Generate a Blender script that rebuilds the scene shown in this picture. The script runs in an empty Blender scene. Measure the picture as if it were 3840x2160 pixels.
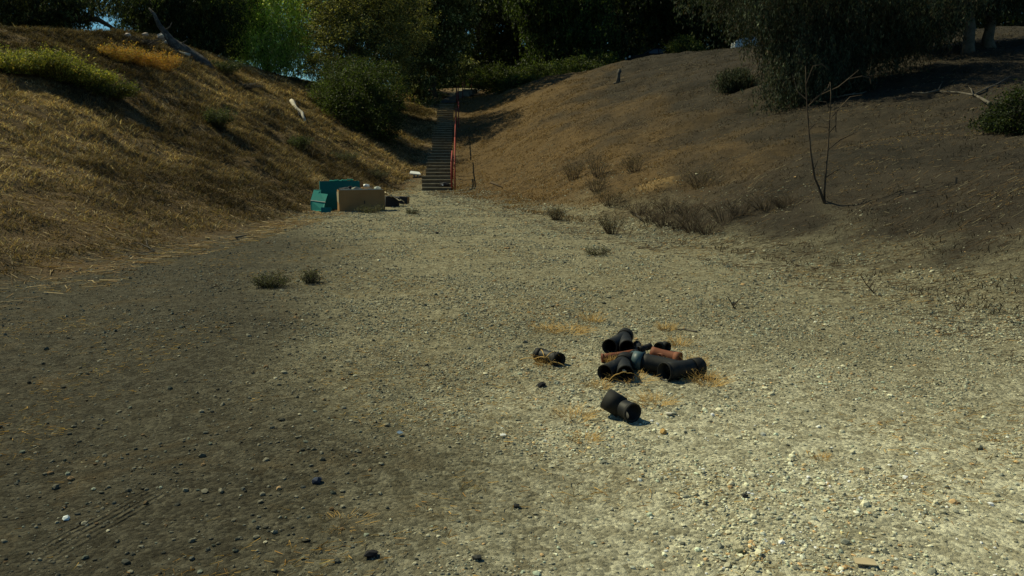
import bpy, math, random
import numpy as np
from mathutils import Vector, Matrix, Euler

rng = np.random.default_rng(11)
random.seed(5)
R = math.radians
scene = bpy.context.scene
col = scene.collection

# ------------------------------------------------------------------ camera
F = 887.0
PITCH = R(8.8)
EYE = 1.7
cam_d = bpy.data.cameras.new('camera')
cam_d.sensor_width = 36.0
cam_d.lens = F / 1024.0 * 36.0
cam_d.clip_start = 0.05
cam_d.clip_end = 2500.0
cam = bpy.data.objects.new('camera', cam_d)
cam.location = (0, 0, EYE)
cam.rotation_euler = (math.pi / 2 - PITCH, 0, 0)
col.objects.link(cam)
scene.camera = cam

# ------------------------------------------------------------------ light
SUN_EL = R(49.0)
sun_dir = Vector((-0.85, 0.50, 0)).normalized() * math.cos(SUN_EL) + Vector((0, 0, math.sin(SUN_EL)))
sd = bpy.data.lights.new('sun', 'SUN')
sd.energy = 3.6
sd.angle = R(0.5)
sd.color = (1.0, 0.94, 0.62)
so = bpy.data.objects.new('sun', sd)
so.rotation_euler = sun_dir.to_track_quat('Z', 'Y').to_euler()
so.location = (-30, 10, 60)
col.objects.link(so)
world = bpy.data.worlds.new('World')
scene.world = world
world.use_nodes = True
wn = world.node_tree
sky = wn.nodes.new('ShaderNodeTexSky')
sky.sky_type = 'NISHITA'
sky.sun_disc = False
sky.sun_elevation = SUN_EL
sky.sun_rotation = math.atan2(sun_dir.x, sun_dir.y)
sky.air_density = 1.0
sky.dust_density = 0.0
sky.ozone_density = 3.0
bg = wn.nodes['Background']
bg.inputs['Strength'].default_value = 0.05
tint = wn.nodes.new('ShaderNodeMix'); tint.data_type = 'RGBA'; tint.blend_type = 'MULTIPLY'
tint.inputs[0].default_value = 1.0; tint.inputs[7].default_value = (0.60, 0.97, 1.0, 1)
wn.links.new(sky.outputs['Color'], tint.inputs[6]); wn.links.new(tint.outputs[2], bg.inputs['Color'])
scene.view_settings.view_transform = 'Standard'
scene.view_settings.look = 'None'
scene.view_settings.exposure = 0.32
scene.view_settings.gamma = 1.0

# ------------------------------------------------------------------ helpers
_lat = np.random.default_rng(3).random((256, 256))
def vnoise(x, y):
    x = np.asarray(x, float); y = np.asarray(y, float)
    xi = np.floor(x).astype(int); yi = np.floor(y).astype(int)
    fx = x - xi; fy = y - yi
    fx = fx * fx * (3 - 2 * fx); fy = fy * fy * (3 - 2 * fy)
    a = _lat[xi & 255, yi & 255]; b = _lat[(xi + 1) & 255, yi & 255]
    c = _lat[xi & 255, (yi + 1) & 255]; d = _lat[(xi + 1) & 255, (yi + 1) & 255]
    return (a * (1 - fx) + b * fx) * (1 - fy) + (c * (1 - fx) + d * fx) * fy
def fbm(x, y, s, o=4):
    t = 0; a = 0.5; n = 0
    for i in range(o):
        t = t + a * vnoise(x * s + 17.3 * i, y * s + 9.1 * i); n += a; s *= 2.03; a *= 0.55
    return t / n
def sst(t):
    t = np.clip(t, 0, 1); return t * t * (3 - 2 * t)

FY = [-400, 36.5, 38, 62, 68, 80, 100, 160, 600]
FZ = [0, 0, 0.05, 4.9, 5.8, 7.2, 7.6, 5, 0]
def XL(y): return np.interp(y, [-20, 0, 11, 23.6, 39, 50, 62, 80], [-7.5, -6.9, -6.3, -5.5, -4.7, -5.0, -5.6, -5.2])
def XR(y): return np.interp(y, [-20, 0, 9.4, 13.3, 18, 26, 36, 50, 62, 80], [7, 6.2, 5.5, 4.8, 2.9, 0.6, -1.9, -2.7, -3.4, -2])
MOUND = None
def H(x, y, detail=True):
    x = np.asarray(x, float); y = np.asarray(y, float)
    fl = np.interp(y, FY, FZ)
    sl = XL(y) - x
    sr = (x - XR(y)) * 0.93
    PL = np.interp(y, [12, 22, 27, 32, 36, 41], [3.6, 4.6, 5.3, 5.85, 6.3, 6.7]) - 0.10 * np.clip(sl - 12, 0, 60) - 0.05 * np.clip(y - 75, 0, 60)
    tl = np.clip(sl / 11.2, 0, 1)
    bl = 0.75 * tl + 0.25 * sst(tl)
    bl = bl * sst(np.clip(sl / 1.5, 0, 1) * 0.5 + 0.5 * (sl > 0))
    z = fl + (PL - fl) * np.where(sl > 0, bl, 0)
    PR = np.interp(y, [5, 10, 25, 33, 45, 55, 62], [3.0, 3.5, 4.3, 5.1, 7.2, 8.8, 9.0]) + 0.07 * np.clip(x - 18, 0, 30) - 0.06 * np.clip(x - 50, 0, 80)
    PR = PR - 0.6 * sst((x - 10) / 7) * sst((y - 45) / 8) - 0.35 * sst((y - 60) / 5) * sst((x + 2) / 10)
    PR = PR - 0.05 * np.clip(y - 100, 0, 140)
    tr = np.clip(sr / 27, 0, 1)
    br = 1 - (1 - tr) ** 2.4
    br = br * sst(np.clip(sr / 5.0, 0, 1) * 0.6 + 0.4 * (sr > 0)) * (sr > 0)
    z = z + (PR - fl) * br
    out = np.sqrt(x * x + y * y)
    z = z * (1 - sst((out - 150) / 200))
    if detail:
        bank = np.clip(np.maximum(sl, sr), 0, 3) / 3
        z = z + (fbm(x, y, 0.35) - 0.5) * (0.10 + 0.26 * bank * (sl > 0) + 0.45 * bank * (sr > 0)) \
              + (fbm(x + 40, y, 1.7, 3) - 0.5) * (0.035 + 0.16 * bank * (sl > 0) + 0.13 * bank)
        # rain gullies running down the right slope
        gl = fbm(y * 1.0 + 0.25 * x, x * 0.12, 0.55, 3)
        z = z - 0.16 * sst((0.10 - np.abs(gl - 0.5)) / 0.10) * sst((sr - 3) / 5) * (sr > 0)
        # long shallow wheel ruts and a low swell in the gravel
        z = z + 0.03 * np.sin((x * 1.0 + y * 0.42) * 1.9) * sst((-sl) / 1.5) * sst((14 - y) / 6) * (x < 1)
    if MOUND is not None:
        mx, my = MOUND
        z = z + 0.30 * np.exp(-(((x - mx) / 0.95) ** 2 + ((y - my) / 0.7) ** 2))
    return z
cp, sp_ = math.cos(PITCH), math.sin(PITCH)
def ray(px, py):
    u = (px - 512) / F; v = (288 - py) / F
    return np.array([u, cp + v * sp_, -sp_ + v * cp])
def hit(px, py, smooth=False):
    d = ray(px, py); d = d / d[1]
    ys = np.concatenate([np.arange(2, 40, 0.02), np.arange(40, 200, 0.05)])
    xs = d[0] * ys; zs = EYE + d[2] * ys
    g = H(xs, ys, not smooth)
    k = np.argmax(zs < g)
    if zs[k] >= g[k]: k = len(ys) - 1
    return Vector((float(xs[k]), float(ys[k]), float(g[k])))
def at(px, py, Y):
    d = ray(px, py); d = d / d[1] * Y
    return Vector((d[0], Y, EYE + d[2]))
def onpix(px, py, h=0.0):
    """ground point whose elevation h above it shows at px, py"""
    d = ray(px, py); d = d / d[1]
    ys = np.arange(2, 80, 0.01)
    g = H(d[0] * ys, ys) + h
    k = int(np.argmax(EYE + d[2] * ys < g))
    return Vector((float(d[0] * ys[k]), float(ys[k]), float(g[k])))
def G(x, y): return float(H(x, y))
_m = hit(655, 193); MOUND = (_m.x, _m.y + 0.2)

def tag(o, label=None, cat=None, group=None, kind=None):
    if label: o['label'] = label
    if cat: o['category'] = cat
    if group: o['group'] = group
    if kind: o['kind'] = kind
    return o
def empty(name, loc, rz=0.0, label=None, cat=None, group=None):
    o = bpy.data.objects.new(name, None); col.objects.link(o)
    o.empty_display_size = 0.2
    o.location = loc; o.rotation_euler = (0, 0, rz)
    return tag(o, label, cat, group)
def npmesh(name, verts, faces, mat, parent=None, colors=None, smooth=False, attr='col'):
    verts = np.asarray(verts, np.float32); faces = np.asarray(faces, np.int32)
    me = bpy.data.meshes.new(name)
    n = faces.shape[1]; m = len(faces)
    me.vertices.add(len(verts)); me.vertices.foreach_set('co', verts.ravel())
    me.loops.add(m * n); me.loops.foreach_set('vertex_index', faces.ravel())
    me.polygons.add(m)
    me.polygons.foreach_set('loop_start', np.arange(0, m * n, n, dtype=np.int32))
    me.polygons.foreach_set('loop_total', np.full(m, n, np.int32))
    me.polygons.foreach_set('use_smooth', np.full(m, smooth, bool))
    me.update(calc_edges=True)
    if colors is not None:
        c = np.ones((len(verts), 4), np.float32); c[:, :colors.shape[1]] = colors
        a = me.color_attributes.new(attr, 'FLOAT_COLOR', 'POINT')
        a.data.foreach_set('color', c.ravel())
    me.materials.append(mat)
    o = bpy.data.objects.new(name, me); col.objects.link(o)
    if parent: o.parent = parent
    return o
class MB:
    def __init__(s): s.v = []; s.f = []
    def add(s, vs, fs):
        n = len(s.v); s.v += [tuple(v) for v in vs]; s.f += [tuple(i + n for i in f) for f in fs]
    def box(s, c, size, rot=None, bev=0.0):
        c = Vector(c); sx, sy, sz = [k / 2 for k in size]
        vs = [Vector((x * sx, y * sy, z * sz)) for z in (-1, 1) for x, y in ((-1, -1), (1, -1), (1, 1), (-1, 1))]
        if rot is not None: vs = [rot @ v for v in vs]
        s.add([v + c for v in vs], [(3, 2, 1, 0), (4, 5, 6, 7), (0, 1, 5, 4), (1, 2, 6, 5), (2, 3, 7, 6), (3, 0, 4, 7)])
    def slab(s, quad, t):
        q = [Vector(p) for p in quad]
        n = (q[1] - q[0]).cross(q[-1] - q[0]).normalized() * t
        k = len(q)
        s.add(q + [p + n for p in q], [tuple(range(k))[::-1], tuple(range(k, 2 * k))] + [(i, (i + 1) % k, (i + 1) % k + k, i + k) for i in range(k)])
    def tube(s, path, radii, n=8, cap=True, wob=0.0):
        path = [Vector(p) for p in path]
        if not hasattr(radii, '__len__'): radii = [radii] * len(path)
        rings = []; prev = None
        for i, p in enumerate(path):
            t = (path[min(i + 1, len(path) - 1)] - path[max(i - 1, 0)]).normalized()
            if prev is None:
                a = t.orthogonal().normalized()
            else:
                a = (prev - t * prev.dot(t)).normalized()
            prev = a; b = t.cross(a)
            rings.append([p + (a * math.cos(2 * math.pi * k / n) + b * math.sin(2 * math.pi * k / n)) * radii[i] * (1 + wob * (random.random() - .5)) for k in range(n)])
        base = len(s.v)
        for r in rings: s.v += [tuple(v) for v in r]
        for i in range(len(rings) - 1):
            for k in range(n):
                a0 = base + i * n + k; a1 = base + i * n + (k + 1) % n
                s.f.append((a0, a1, a1 + n, a0 + n))
        if cap:
            s.f.append(tuple(base + k for k in range(n))[::-1])
            s.f.append(tuple(base + (len(rings) - 1) * n + k for k in range(n)))
    def pipe(s, path, r, wall=0.006, n=28):
        """hollow pipe: outer skin, inner skin, ring faces at both ends"""
        path = [Vector(p) for p in path]
        if not hasattr(r, '__len__'): r = [r] * len(path)
        base = len(s.v); m = len(path); prev = None
        for w in (0, wall):
            prev = None
            for i, p in enumerate(path):
                t = (path[min(i + 1, m - 1)] - path[max(i - 1, 0)]).normalized()
                a = t.cross(Vector((0.1, 0.05, 1))).normalized() if prev is None else (prev - t * prev.dot(t)).normalized()
                prev = a; b = t.cross(a)
                for k in range(n):
                    an = 2 * math.pi * k / n
                    s.v.append(tuple(p + (a * math.cos(an) + b * math.sin(an)) * (r[i] - w)))
        for i in range(m - 1):
            for k in range(n):
                k1 = (k + 1) % n
                o = base + i * n
                s.f.append((o + k, o + k1, o + k1 + n, o + k + n))
                o += m * n
                s.f.append((o + k + n, o + k1 + n, o + k1, o + k))
        for i, fl in ((0, 1), (m - 1, 0)):
            for k in range(n):
                k1 = (k + 1) % n
                a0 = base + i * n + k; a1 = base + i * n + k1; b0 = a0 + m * n; b1 = a1 + m * n
                s.f.append((a0, b0, b1, a1) if fl else (a0, a1, b1, b0))
    def build(s, name, mat, parent=None, smooth=False):
        me = bpy.data.meshes.new(name); me.from_pydata(s.v, [], s.f); me.update()
        if smooth: me.polygons.foreach_set('use_smooth', [len(p.vertices) == 4 for p in me.polygons])
        me.materials.append(mat)
        o = bpy.data.objects.new(name, me); col.objects.link(o)
        if parent: o.parent = parent
        return o
def recenter(o):
    """put a one-mesh thing's origin at its base centre"""
    me = o.data; n = len(me.vertices); a = np.empty(n * 3, np.float32); me.vertices.foreach_get('co', a); a = a.reshape(-1, 3)
    c = np.array([a[:, 0].mean(), a[:, 1].mean(), a[:, 2].min()], np.float32)
    me.vertices.foreach_set('co', (a - c).ravel()); me.update(); o.location = c.tolist(); return o

# ------------------------------------------------------------------ materials
def nodes(name):
    m = bpy.data.materials.new(name); m.use_nodes = True
    nt = m.node_tree; b = nt.nodes['Principled BSDF']
    return m, nt, b
def nd(nt, t, **kw):
    n = nt.nodes.new(t)
    for k, v in kw.items(): setattr(n, k, v)
    return n
def mixc(nt, fac, a, b, mode='MIX'):
    n = nd(nt, 'ShaderNodeMix', data_type='RGBA', blend_type=mode)
    for s, v in ((0, fac), (6, a), (7, b)):
        if hasattr(v, 'is_linked') or hasattr(v, 'links'): nt.links.new(v, n.inputs[s])
        elif s == 0: n.inputs[0].default_value = v
        else: n.inputs[s].default_value = (*v, 1)
    return n.outputs[2]
def noise(nt, scale, detail=4, rough=0.55, vec=None, dist=0.0):
    n = nd(nt, 'ShaderNodeTexNoise'); n.inputs['Scale'].default_value = scale
    n.inputs['Detail'].default_value = detail; n.inputs['Roughness'].default_value = rough
    n.inputs['Distortion'].default_value = dist
    if vec is not None: nt.links.new(vec, n.inputs['Vector'])
    return n.outputs['Fac']
def ramp(nt, v, lo, hi, a=0.0, b=1.0):
    n = nd(nt, 'ShaderNodeMapRange'); n.clamp = True
    nt.links.new(v, n.inputs[0])
    for i, k in enumerate((lo, hi, a, b)): n.inputs[i + 1].default_value = k
    return n.outputs[0]
def mul(nt, a, b, op='MULTIPLY'):
    n = nd(nt, 'ShaderNodeMath', operation=op)
    for i, v in enumerate((a, b)):
        if hasattr(v, 'links'): nt.links.new(v, n.inputs[i])
        else: n.inputs[i].default_value = v
    return n.outputs[0]
def bump(nt, b, h, dist, strength=1.0):
    n = nd(nt, 'ShaderNodeBump'); n.inputs['Strength'].default_value = strength
    n.inputs['Distance'].default_value = dist
    nt.links.new(h, n.inputs['Height']); nt.links.new(n.outputs[0], b.inputs['Normal'])
def simple(name, c1, c2, scale=6, rough=0.7, bumpd=0.0, metal=0.0, spec=0.3, wear=None, wscale=9):
    m, nt, b = nodes(name)
    tc = nd(nt, 'ShaderNodeTexCoord').outputs['Object']
    f = noise(nt, scale, 6, 0.65, tc)
    c = mixc(nt, ramp(nt, f, 0.3, 0.7), c1, c2)
    if wear:
        w = ramp(nt, noise(nt, wscale, 8, 0.75, tc, 0.6), 0.55, 0.66)
        c = mixc(nt, w, c, wear)
    nt.links.new(c, b.inputs['Base Color'])
    nt.links.new(ramp(nt, f, 0.2, 0.8, rough - 0.12, min(1, rough + 0.12)), b.inputs['Roughness'])
    b.inputs['Metallic'].default_value = metal
    b.inputs['Specular IOR Level'].default_value = spec
    if bumpd: bump(nt, b, noise(nt, scale * 4, 6, 0.7, tc), bumpd)
    return m
def attr_mat(name, rough=0.8, transl=0.0, spec=0.2):
    m, nt, b = nodes(name)
    a = nd(nt, 'ShaderNodeAttribute'); a.attribute_name = 'col'
    nt.links.new(a.outputs['Color'], b.inputs['Base Color'])
    b.inputs['Roughness'].default_value = rough
    b.inputs['Specular IOR Level'].default_value = spec
    if transl:
        t = nd(nt, 'ShaderNodeBsdfTranslucent'); mx = nd(nt, 'ShaderNodeMixShader')
        g = mixc(nt, 1.0, a.outputs['Color'], (1.2, 1.15, 0.6), 'MULTIPLY')
        nt.links.new(g, t.inputs['Color'])
        mx.inputs[0].default_value = transl
        nt.links.new(b.outputs[0], mx.inputs[1]); nt.links.new(t.outputs[0], mx.inputs[2])
        nt.links.new(mx.outputs[0], nt.nodes['Material Output'].inputs['Surface'])
    return m
M_leaf = attr_mat('leaf', 0.6, 0.44, 0.25)
M_leafbright = attr_mat('sunlit_leaf', 0.55, 0.52, 0.25)
M_leafdull = attr_mat('dull_leaf', 0.75, 0.2, 0.12)
M_grass = attr_mat('dry_grass', 0.85, 0.25, 0.1)
M_stone = attr_mat('stone', 0.9, 0.0, 0.15)
M_bark = simple('bark', (0.045, 0.032, 0.022), (0.10, 0.075, 0.055), 5, 0.95, 0.02, spec=0.1)
M_palebark = simple('pale_bark', (0.065, 0.056, 0.045), (0.17, 0.15, 0.12), 3, 0.9, 0.015, spec=0.1)
M_deadwood = simple('dead_wood', (0.035, 0.032, 0.03), (0.12, 0.11, 0.10), 5, 0.95, 0.03, spec=0.05, wear=(0.24, 0.22, 0.18), wscale=4)
M_whitewood = simple('bleached_wood', (0.42, 0.38, 0.31), (0.62, 0.57, 0.48), 6, 0.9, 0.01, spec=0.1, wear=(0.10, 0.08, 0.06))
M_twig = simple('twig', (0.05, 0.035, 0.025), (0.12, 0.09, 0.06), 8, 0.95, spec=0.1)
M_straw = simple('straw', (0.42, 0.25, 0.07), (0.62, 0.42, 0.15), 14, 0.8, spec=0.2)
M_black = simple('black_plastic', (0.010, 0.011, 0.011), (0.020, 0.020, 0.019), 7, 0.6, 0.0006, spec=0.25, wear=(0.075, 0.068, 0.052), wscale=4)
M_blackrib = simple('black_rubber', (0.009, 0.009, 0.009), (0.018, 0.018, 0.017), 9, 0.7, 0.0006, spec=0.22)
M_tealplastic = simple('faded_teal_plastic', (0.03, 0.06, 0.07), (0.055, 0.10, 0.11), 7, 0.5, spec=0.4)
M_rust = simple('rusty_red_pipe', (0.15, 0.042, 0.02), (0.23, 0.085, 0.04), 6, 0.7, 0.001, spec=0.3, wear=(0.10, 0.065, 0.04))
M_grime = simple('grey_grime', (0.16, 0.15, 0.12), (0.30, 0.28, 0.22), 10, 0.9, 0.001)
M_card = simple('brown_cardboard', (0.27, 0.155, 0.065), (0.33, 0.20, 0.09), 2.2, 0.9, spec=0.1, wear=(0.20, 0.12, 0.06), wscale=3)
M_cardpale = simple('pale_cardboard', (0.46, 0.37, 0.22), (0.58, 0.48, 0.31), 7, 0.9, spec=0.1)
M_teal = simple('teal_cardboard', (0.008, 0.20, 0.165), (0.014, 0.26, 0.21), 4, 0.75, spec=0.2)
M_tealshade = simple('shaded_teal_card', (0.006, 0.12, 0.12), (0.01, 0.15, 0.145), 5, 0.75, spec=0.2)  # the same teal card with its shade put into the colour
M_torn = simple('torn_paper', (0.35, 0.42, 0.38), (0.65, 0.62, 0.5), 14, 0.9, spec=0.1)
M_dark = simple('dark_cloth', (0.012, 0.012, 0.016), (0.03, 0.03, 0.035), 12, 0.8, 0.004)
M_white = simple('white_plastic', (0.7, 0.7, 0.66), (0.8, 0.8, 0.76), 8, 0.5)
M_red = simple('red_paint', (0.22, 0.035, 0.025), (0.32, 0.06, 0.042), 5, 0.7, spec=0.2, wear=(0.16, 0.05, 0.04))
M_reddark = simple('dull_red_paint', (0.10, 0.02, 0.018), (0.16, 0.03, 0.025), 5, 0.7, spec=0.3)
M_step = simple('weathered_step_timber', (0.125, 0.10, 0.062), (0.21, 0.17, 0.11), 3, 0.9, 0.006, spec=0.1, wear=(0.08, 0.06, 0.04), wscale=2.5)
M_litedge = simple('lit_step_edge', (0.30, 0.26, 0.17), (0.46, 0.40, 0.27), 5, 0.85, spec=0.15, wear=(0.15, 0.12, 0.08), wscale=2)  # pale colour stands for sunlight on the tread edges
M_concrete = simple('old_concrete', (0.15, 0.145, 0.12), (0.25, 0.235, 0.195), 3, 0.95, 0.006, spec=0.1)
M_silver = simple('silver_car_paint', (0.35, 0.40, 0.46), (0.38, 0.43, 0.49), 1, 0.3, metal=0.3, spec=0.6)
M_darkpaint = simple('dark_car_paint', (0.004, 0.004, 0.005), (0.006, 0.006, 0.007), 1, 0.55, metal=0.0, spec=0.15)
M_glass = simple('car_glass', (0.01, 0.012, 0.014), (0.015, 0.017, 0.02), 1, 0.12, spec=0.7)
M_tyre = simple('tyre', (0.015, 0.015, 0.015), (0.03, 0.03, 0.03), 9, 0.9)
M_rim = simple('wheel_rim', (0.4, 0.4, 0.42), (0.5, 0.5, 0.52), 2, 0.35, metal=0.8)
M_lamp = simple('car_lamp', (0.6, 0.6, 0.6), (0.75, 0.75, 0.72), 2, 0.2, spec=0.6)
M_lampred = simple('car_rear_lamp', (0.4, 0.02, 0.02), (0.5, 0.03, 0.03), 2, 0.25, spec=0.6)

# ------------------------------------------------------------------ ground
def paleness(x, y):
    """pale gravel over dark dirt, mixed with lens vignette painted as ground colour"""
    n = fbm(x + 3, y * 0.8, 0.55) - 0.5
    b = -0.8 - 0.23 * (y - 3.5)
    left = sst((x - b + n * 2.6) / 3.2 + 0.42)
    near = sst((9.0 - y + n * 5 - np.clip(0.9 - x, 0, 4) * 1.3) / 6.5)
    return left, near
def ground_material():
    m, nt, b = nodes('ground_soil')
    geo = nd(nt, 'ShaderNodeNewGeometry').outputs['Position']
    a = nd(nt, 'ShaderNodeAttribute'); a.attribute_name = 'zone'
    sep = nd(nt, 'ShaderNodeSeparateColor'); nt.links.new(a.outputs['Color'], sep.inputs[0])
    grav, lft, rgt = sep.outputs[0], sep.outputs[1], sep.outputs[2]
    a2 = nd(nt, 'ShaderNodeAttribute'); a2.attribute_name = 'tone'
    sep2 = nd(nt, 'ShaderNodeSeparateColor'); nt.links.new(a2.outputs['Color'], sep2.inputs[0])
    near, goldzone, mound = sep2.outputs[0], sep2.outputs[1], sep2.outputs[2]
    n1 = noise(nt, 0.7, 6, 0.6, geo); n2 = noise(nt, 5, 8, 0.7, geo); n3 = noise(nt, 38, 6, 0.7, geo)
    vo = nd(nt, 'ShaderNodeTexVoronoi'); vo.inputs['Scale'].default_value = 42; nt.links.new(geo, vo.inputs['Vector'])
    vo2 = nd(nt, 'ShaderNodeTexVoronoi'); vo2.inputs['Scale'].default_value = 15; nt.links.new(geo, vo2.inputs['Vector'])
    dirt = mixc(nt, ramp(nt, n2, 0.3, 0.7), (0.050, 0.046, 0.032), (0.085, 0.077, 0.055))  # dirt, darkened further to carry the lens vignette
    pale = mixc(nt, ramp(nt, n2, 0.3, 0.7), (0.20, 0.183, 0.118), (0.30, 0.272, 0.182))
    bright = mixc(nt, ramp(nt, n2, 0.3, 0.7), (0.50, 0.475, 0.34), (0.64, 0.61, 0.45))  # lens wash-out painted into the near gravel's colour
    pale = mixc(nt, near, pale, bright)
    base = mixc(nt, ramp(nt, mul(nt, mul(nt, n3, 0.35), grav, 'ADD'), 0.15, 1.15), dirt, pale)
    # gravel pebbles seen as speckle
    hs = nd(nt, 'ShaderNodeSeparateColor'); nt.links.new(vo.outputs['Color'], hs.inputs[0])
    hs2 = nd(nt, 'ShaderNodeSeparateColor'); nt.links.new(vo2.outputs['Color'], hs2.inputs[0])
    sp = mixc(nt, hs.outputs[0], (0.62, 0.62, 0.60), (1.36, 1.35, 1.33))
    sp2 = mixc(nt, hs2.outputs[1], (0.72, 0.70, 0.66), (1.26, 1.27, 1.28))
    base = mixc(nt, 1.0, base, sp, 'MULTIPLY')
    base = mixc(nt, 1.0, base, sp2, 'MULTIPLY')
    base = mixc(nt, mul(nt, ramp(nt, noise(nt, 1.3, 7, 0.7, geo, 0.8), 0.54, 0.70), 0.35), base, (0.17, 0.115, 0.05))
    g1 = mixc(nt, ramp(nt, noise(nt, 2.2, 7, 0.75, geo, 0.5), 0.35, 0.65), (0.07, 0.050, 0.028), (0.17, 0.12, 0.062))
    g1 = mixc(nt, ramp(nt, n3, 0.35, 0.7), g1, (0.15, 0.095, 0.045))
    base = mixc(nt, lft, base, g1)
    r1 = mixc(nt, ramp(nt, mul(nt, mul(nt, noise(nt, 2.6, 7, 0.75, geo, 0.4), 0.6), mul(nt, noise(nt, 0.45, 4, 0.6, geo, 0.6), 0.4), 'ADD'), 0.40, 0.62), (0.016, 0.014, 0.010), (0.055, 0.043, 0.029))  # slope soil and litter, with lens edge falloff painted in
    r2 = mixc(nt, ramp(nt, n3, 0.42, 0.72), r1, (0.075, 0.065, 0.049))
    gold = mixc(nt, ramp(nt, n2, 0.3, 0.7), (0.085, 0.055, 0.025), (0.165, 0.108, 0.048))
    r2 = mixc(nt, goldzone, r2, gold)  # golden grass colour on the stair side
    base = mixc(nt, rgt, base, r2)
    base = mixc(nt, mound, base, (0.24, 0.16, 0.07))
    nt.links.new(base, b.inputs['Base Color'])
    b.inputs['Roughness'].default_value = 0.95; b.inputs['Specular IOR Level'].default_value = 0.1
    A = onpix(20, 572); Bq = onpix(185, 478); tv = Vector((Bq.x - A.x, Bq.y - A.y, 0)); Lt = tv.length; tv.normalize(); nv = Vector((-tv.y, tv.x, 0))
    def dotn(v, off):
        q = nd(nt, 'ShaderNodeVectorMath', operation='DOT_PRODUCT'); nt.links.new(geo, q.inputs[0]); q.inputs[1].default_value = tuple(v)
        return mul(nt, q.outputs['Value'], -off, 'ADD')
    dd = dotn(nv, nv.dot(Vector((A.x, A.y, 0)))); aa = dotn(tv, tv.dot(Vector((A.x, A.y, 0))))
    bow = mul(nt, mul(nt, aa, mul(nt, mul(nt, aa, -1.0), Lt, 'ADD')), 0.10); dd = mul(nt, dd, mul(nt, bow, -1.0), 'ADD')
    rib = mul(nt, mul(nt, dd, 2 * math.pi / 0.042), 0, 'SINE'); 
    band = mul(nt, ramp(nt, mul(nt, dd, 0, 'ABSOLUTE'), 0.075, 0.11, 1, 0), mul(nt, mul(nt, ramp(nt, aa, 0, 0.5), ramp(nt, aa, Lt - 0.6, Lt, 1, 0)), ramp(nt, noise(nt, 7, 5, 0.7, geo), 0.36, 0.58, 0.0, 1.0)))
    rib = mul(nt, rib, band)
    h = mul(nt, mul(nt, n2, 0.16), mul(nt, vo.outputs['Distance'], -0.35), 'ADD')
    h = mul(nt, h, mul(nt, rib, 0.55), 'ADD')
    h = mul(nt, h, mul(nt, n3, 0.5), 'ADD'); h = mul(nt, h, mul(nt, noise(nt, 130, 4, 0.7, geo), 0.35), 'ADD')
    bump(nt, b, h, 0.05, 0.9)
    return m
def axis(parts):
    out = []
    for a, b_, s in parts: out += list(np.arange(a, b_, s))
    return np.array(out)
gx = axis([(-400, -60, 20), (-60, -20, 1.0), (-20, -8, 0.25), (-8, 8, 0.1), (8, 30, 0.25), (30, 70, 1.5), (70, 401, 20)])
gy = axis([(-120, -8, 8), (-8, 2, 0.5), (2, 16, 0.1), (16, 70, 0.25), (70, 130, 1.5), (130, 700, 25)])
X, Y = np.meshgrid(gx, gy)
Z = H(X, Y)
nx, ny = len(gx), len(gy)
idx = np.arange(nx * ny).reshape(ny, nx)
faces = np.stack([idx[:-1, :-1], idx[:-1, 1:], idx[1:, 1:], idx[1:, :-1]], -1).reshape(-1, 4)
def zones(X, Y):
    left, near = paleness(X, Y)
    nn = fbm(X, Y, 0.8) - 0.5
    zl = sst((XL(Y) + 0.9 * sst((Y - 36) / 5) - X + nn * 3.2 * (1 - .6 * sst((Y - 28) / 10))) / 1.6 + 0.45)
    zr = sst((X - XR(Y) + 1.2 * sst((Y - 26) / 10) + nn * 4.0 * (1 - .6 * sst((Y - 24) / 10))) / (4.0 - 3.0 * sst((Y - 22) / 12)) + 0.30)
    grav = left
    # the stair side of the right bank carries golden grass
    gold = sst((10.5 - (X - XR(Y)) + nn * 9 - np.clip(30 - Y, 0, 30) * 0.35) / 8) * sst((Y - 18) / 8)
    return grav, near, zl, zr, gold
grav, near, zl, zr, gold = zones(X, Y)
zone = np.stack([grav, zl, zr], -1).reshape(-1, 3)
mnd = 0
mnd = np.exp(-(((X - MOUND[0]) / 0.75) ** 2 + ((Y - MOUND[1]) / 0.75) ** 2) * 1.3)
mnd = sst((mnd + (fbm(X, Y, 2.5) - 0.5) * 0.7 - 0.25) / 0.5)
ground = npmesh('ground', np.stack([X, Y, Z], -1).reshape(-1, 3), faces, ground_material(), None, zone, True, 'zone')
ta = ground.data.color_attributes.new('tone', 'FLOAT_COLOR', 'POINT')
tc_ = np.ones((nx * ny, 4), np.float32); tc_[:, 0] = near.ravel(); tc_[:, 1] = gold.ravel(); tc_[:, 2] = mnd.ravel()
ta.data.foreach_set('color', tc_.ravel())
tag(ground, 'gravelly dirt clearing between a dry grass bank and a bare brown slope', kind='structure')

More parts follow.
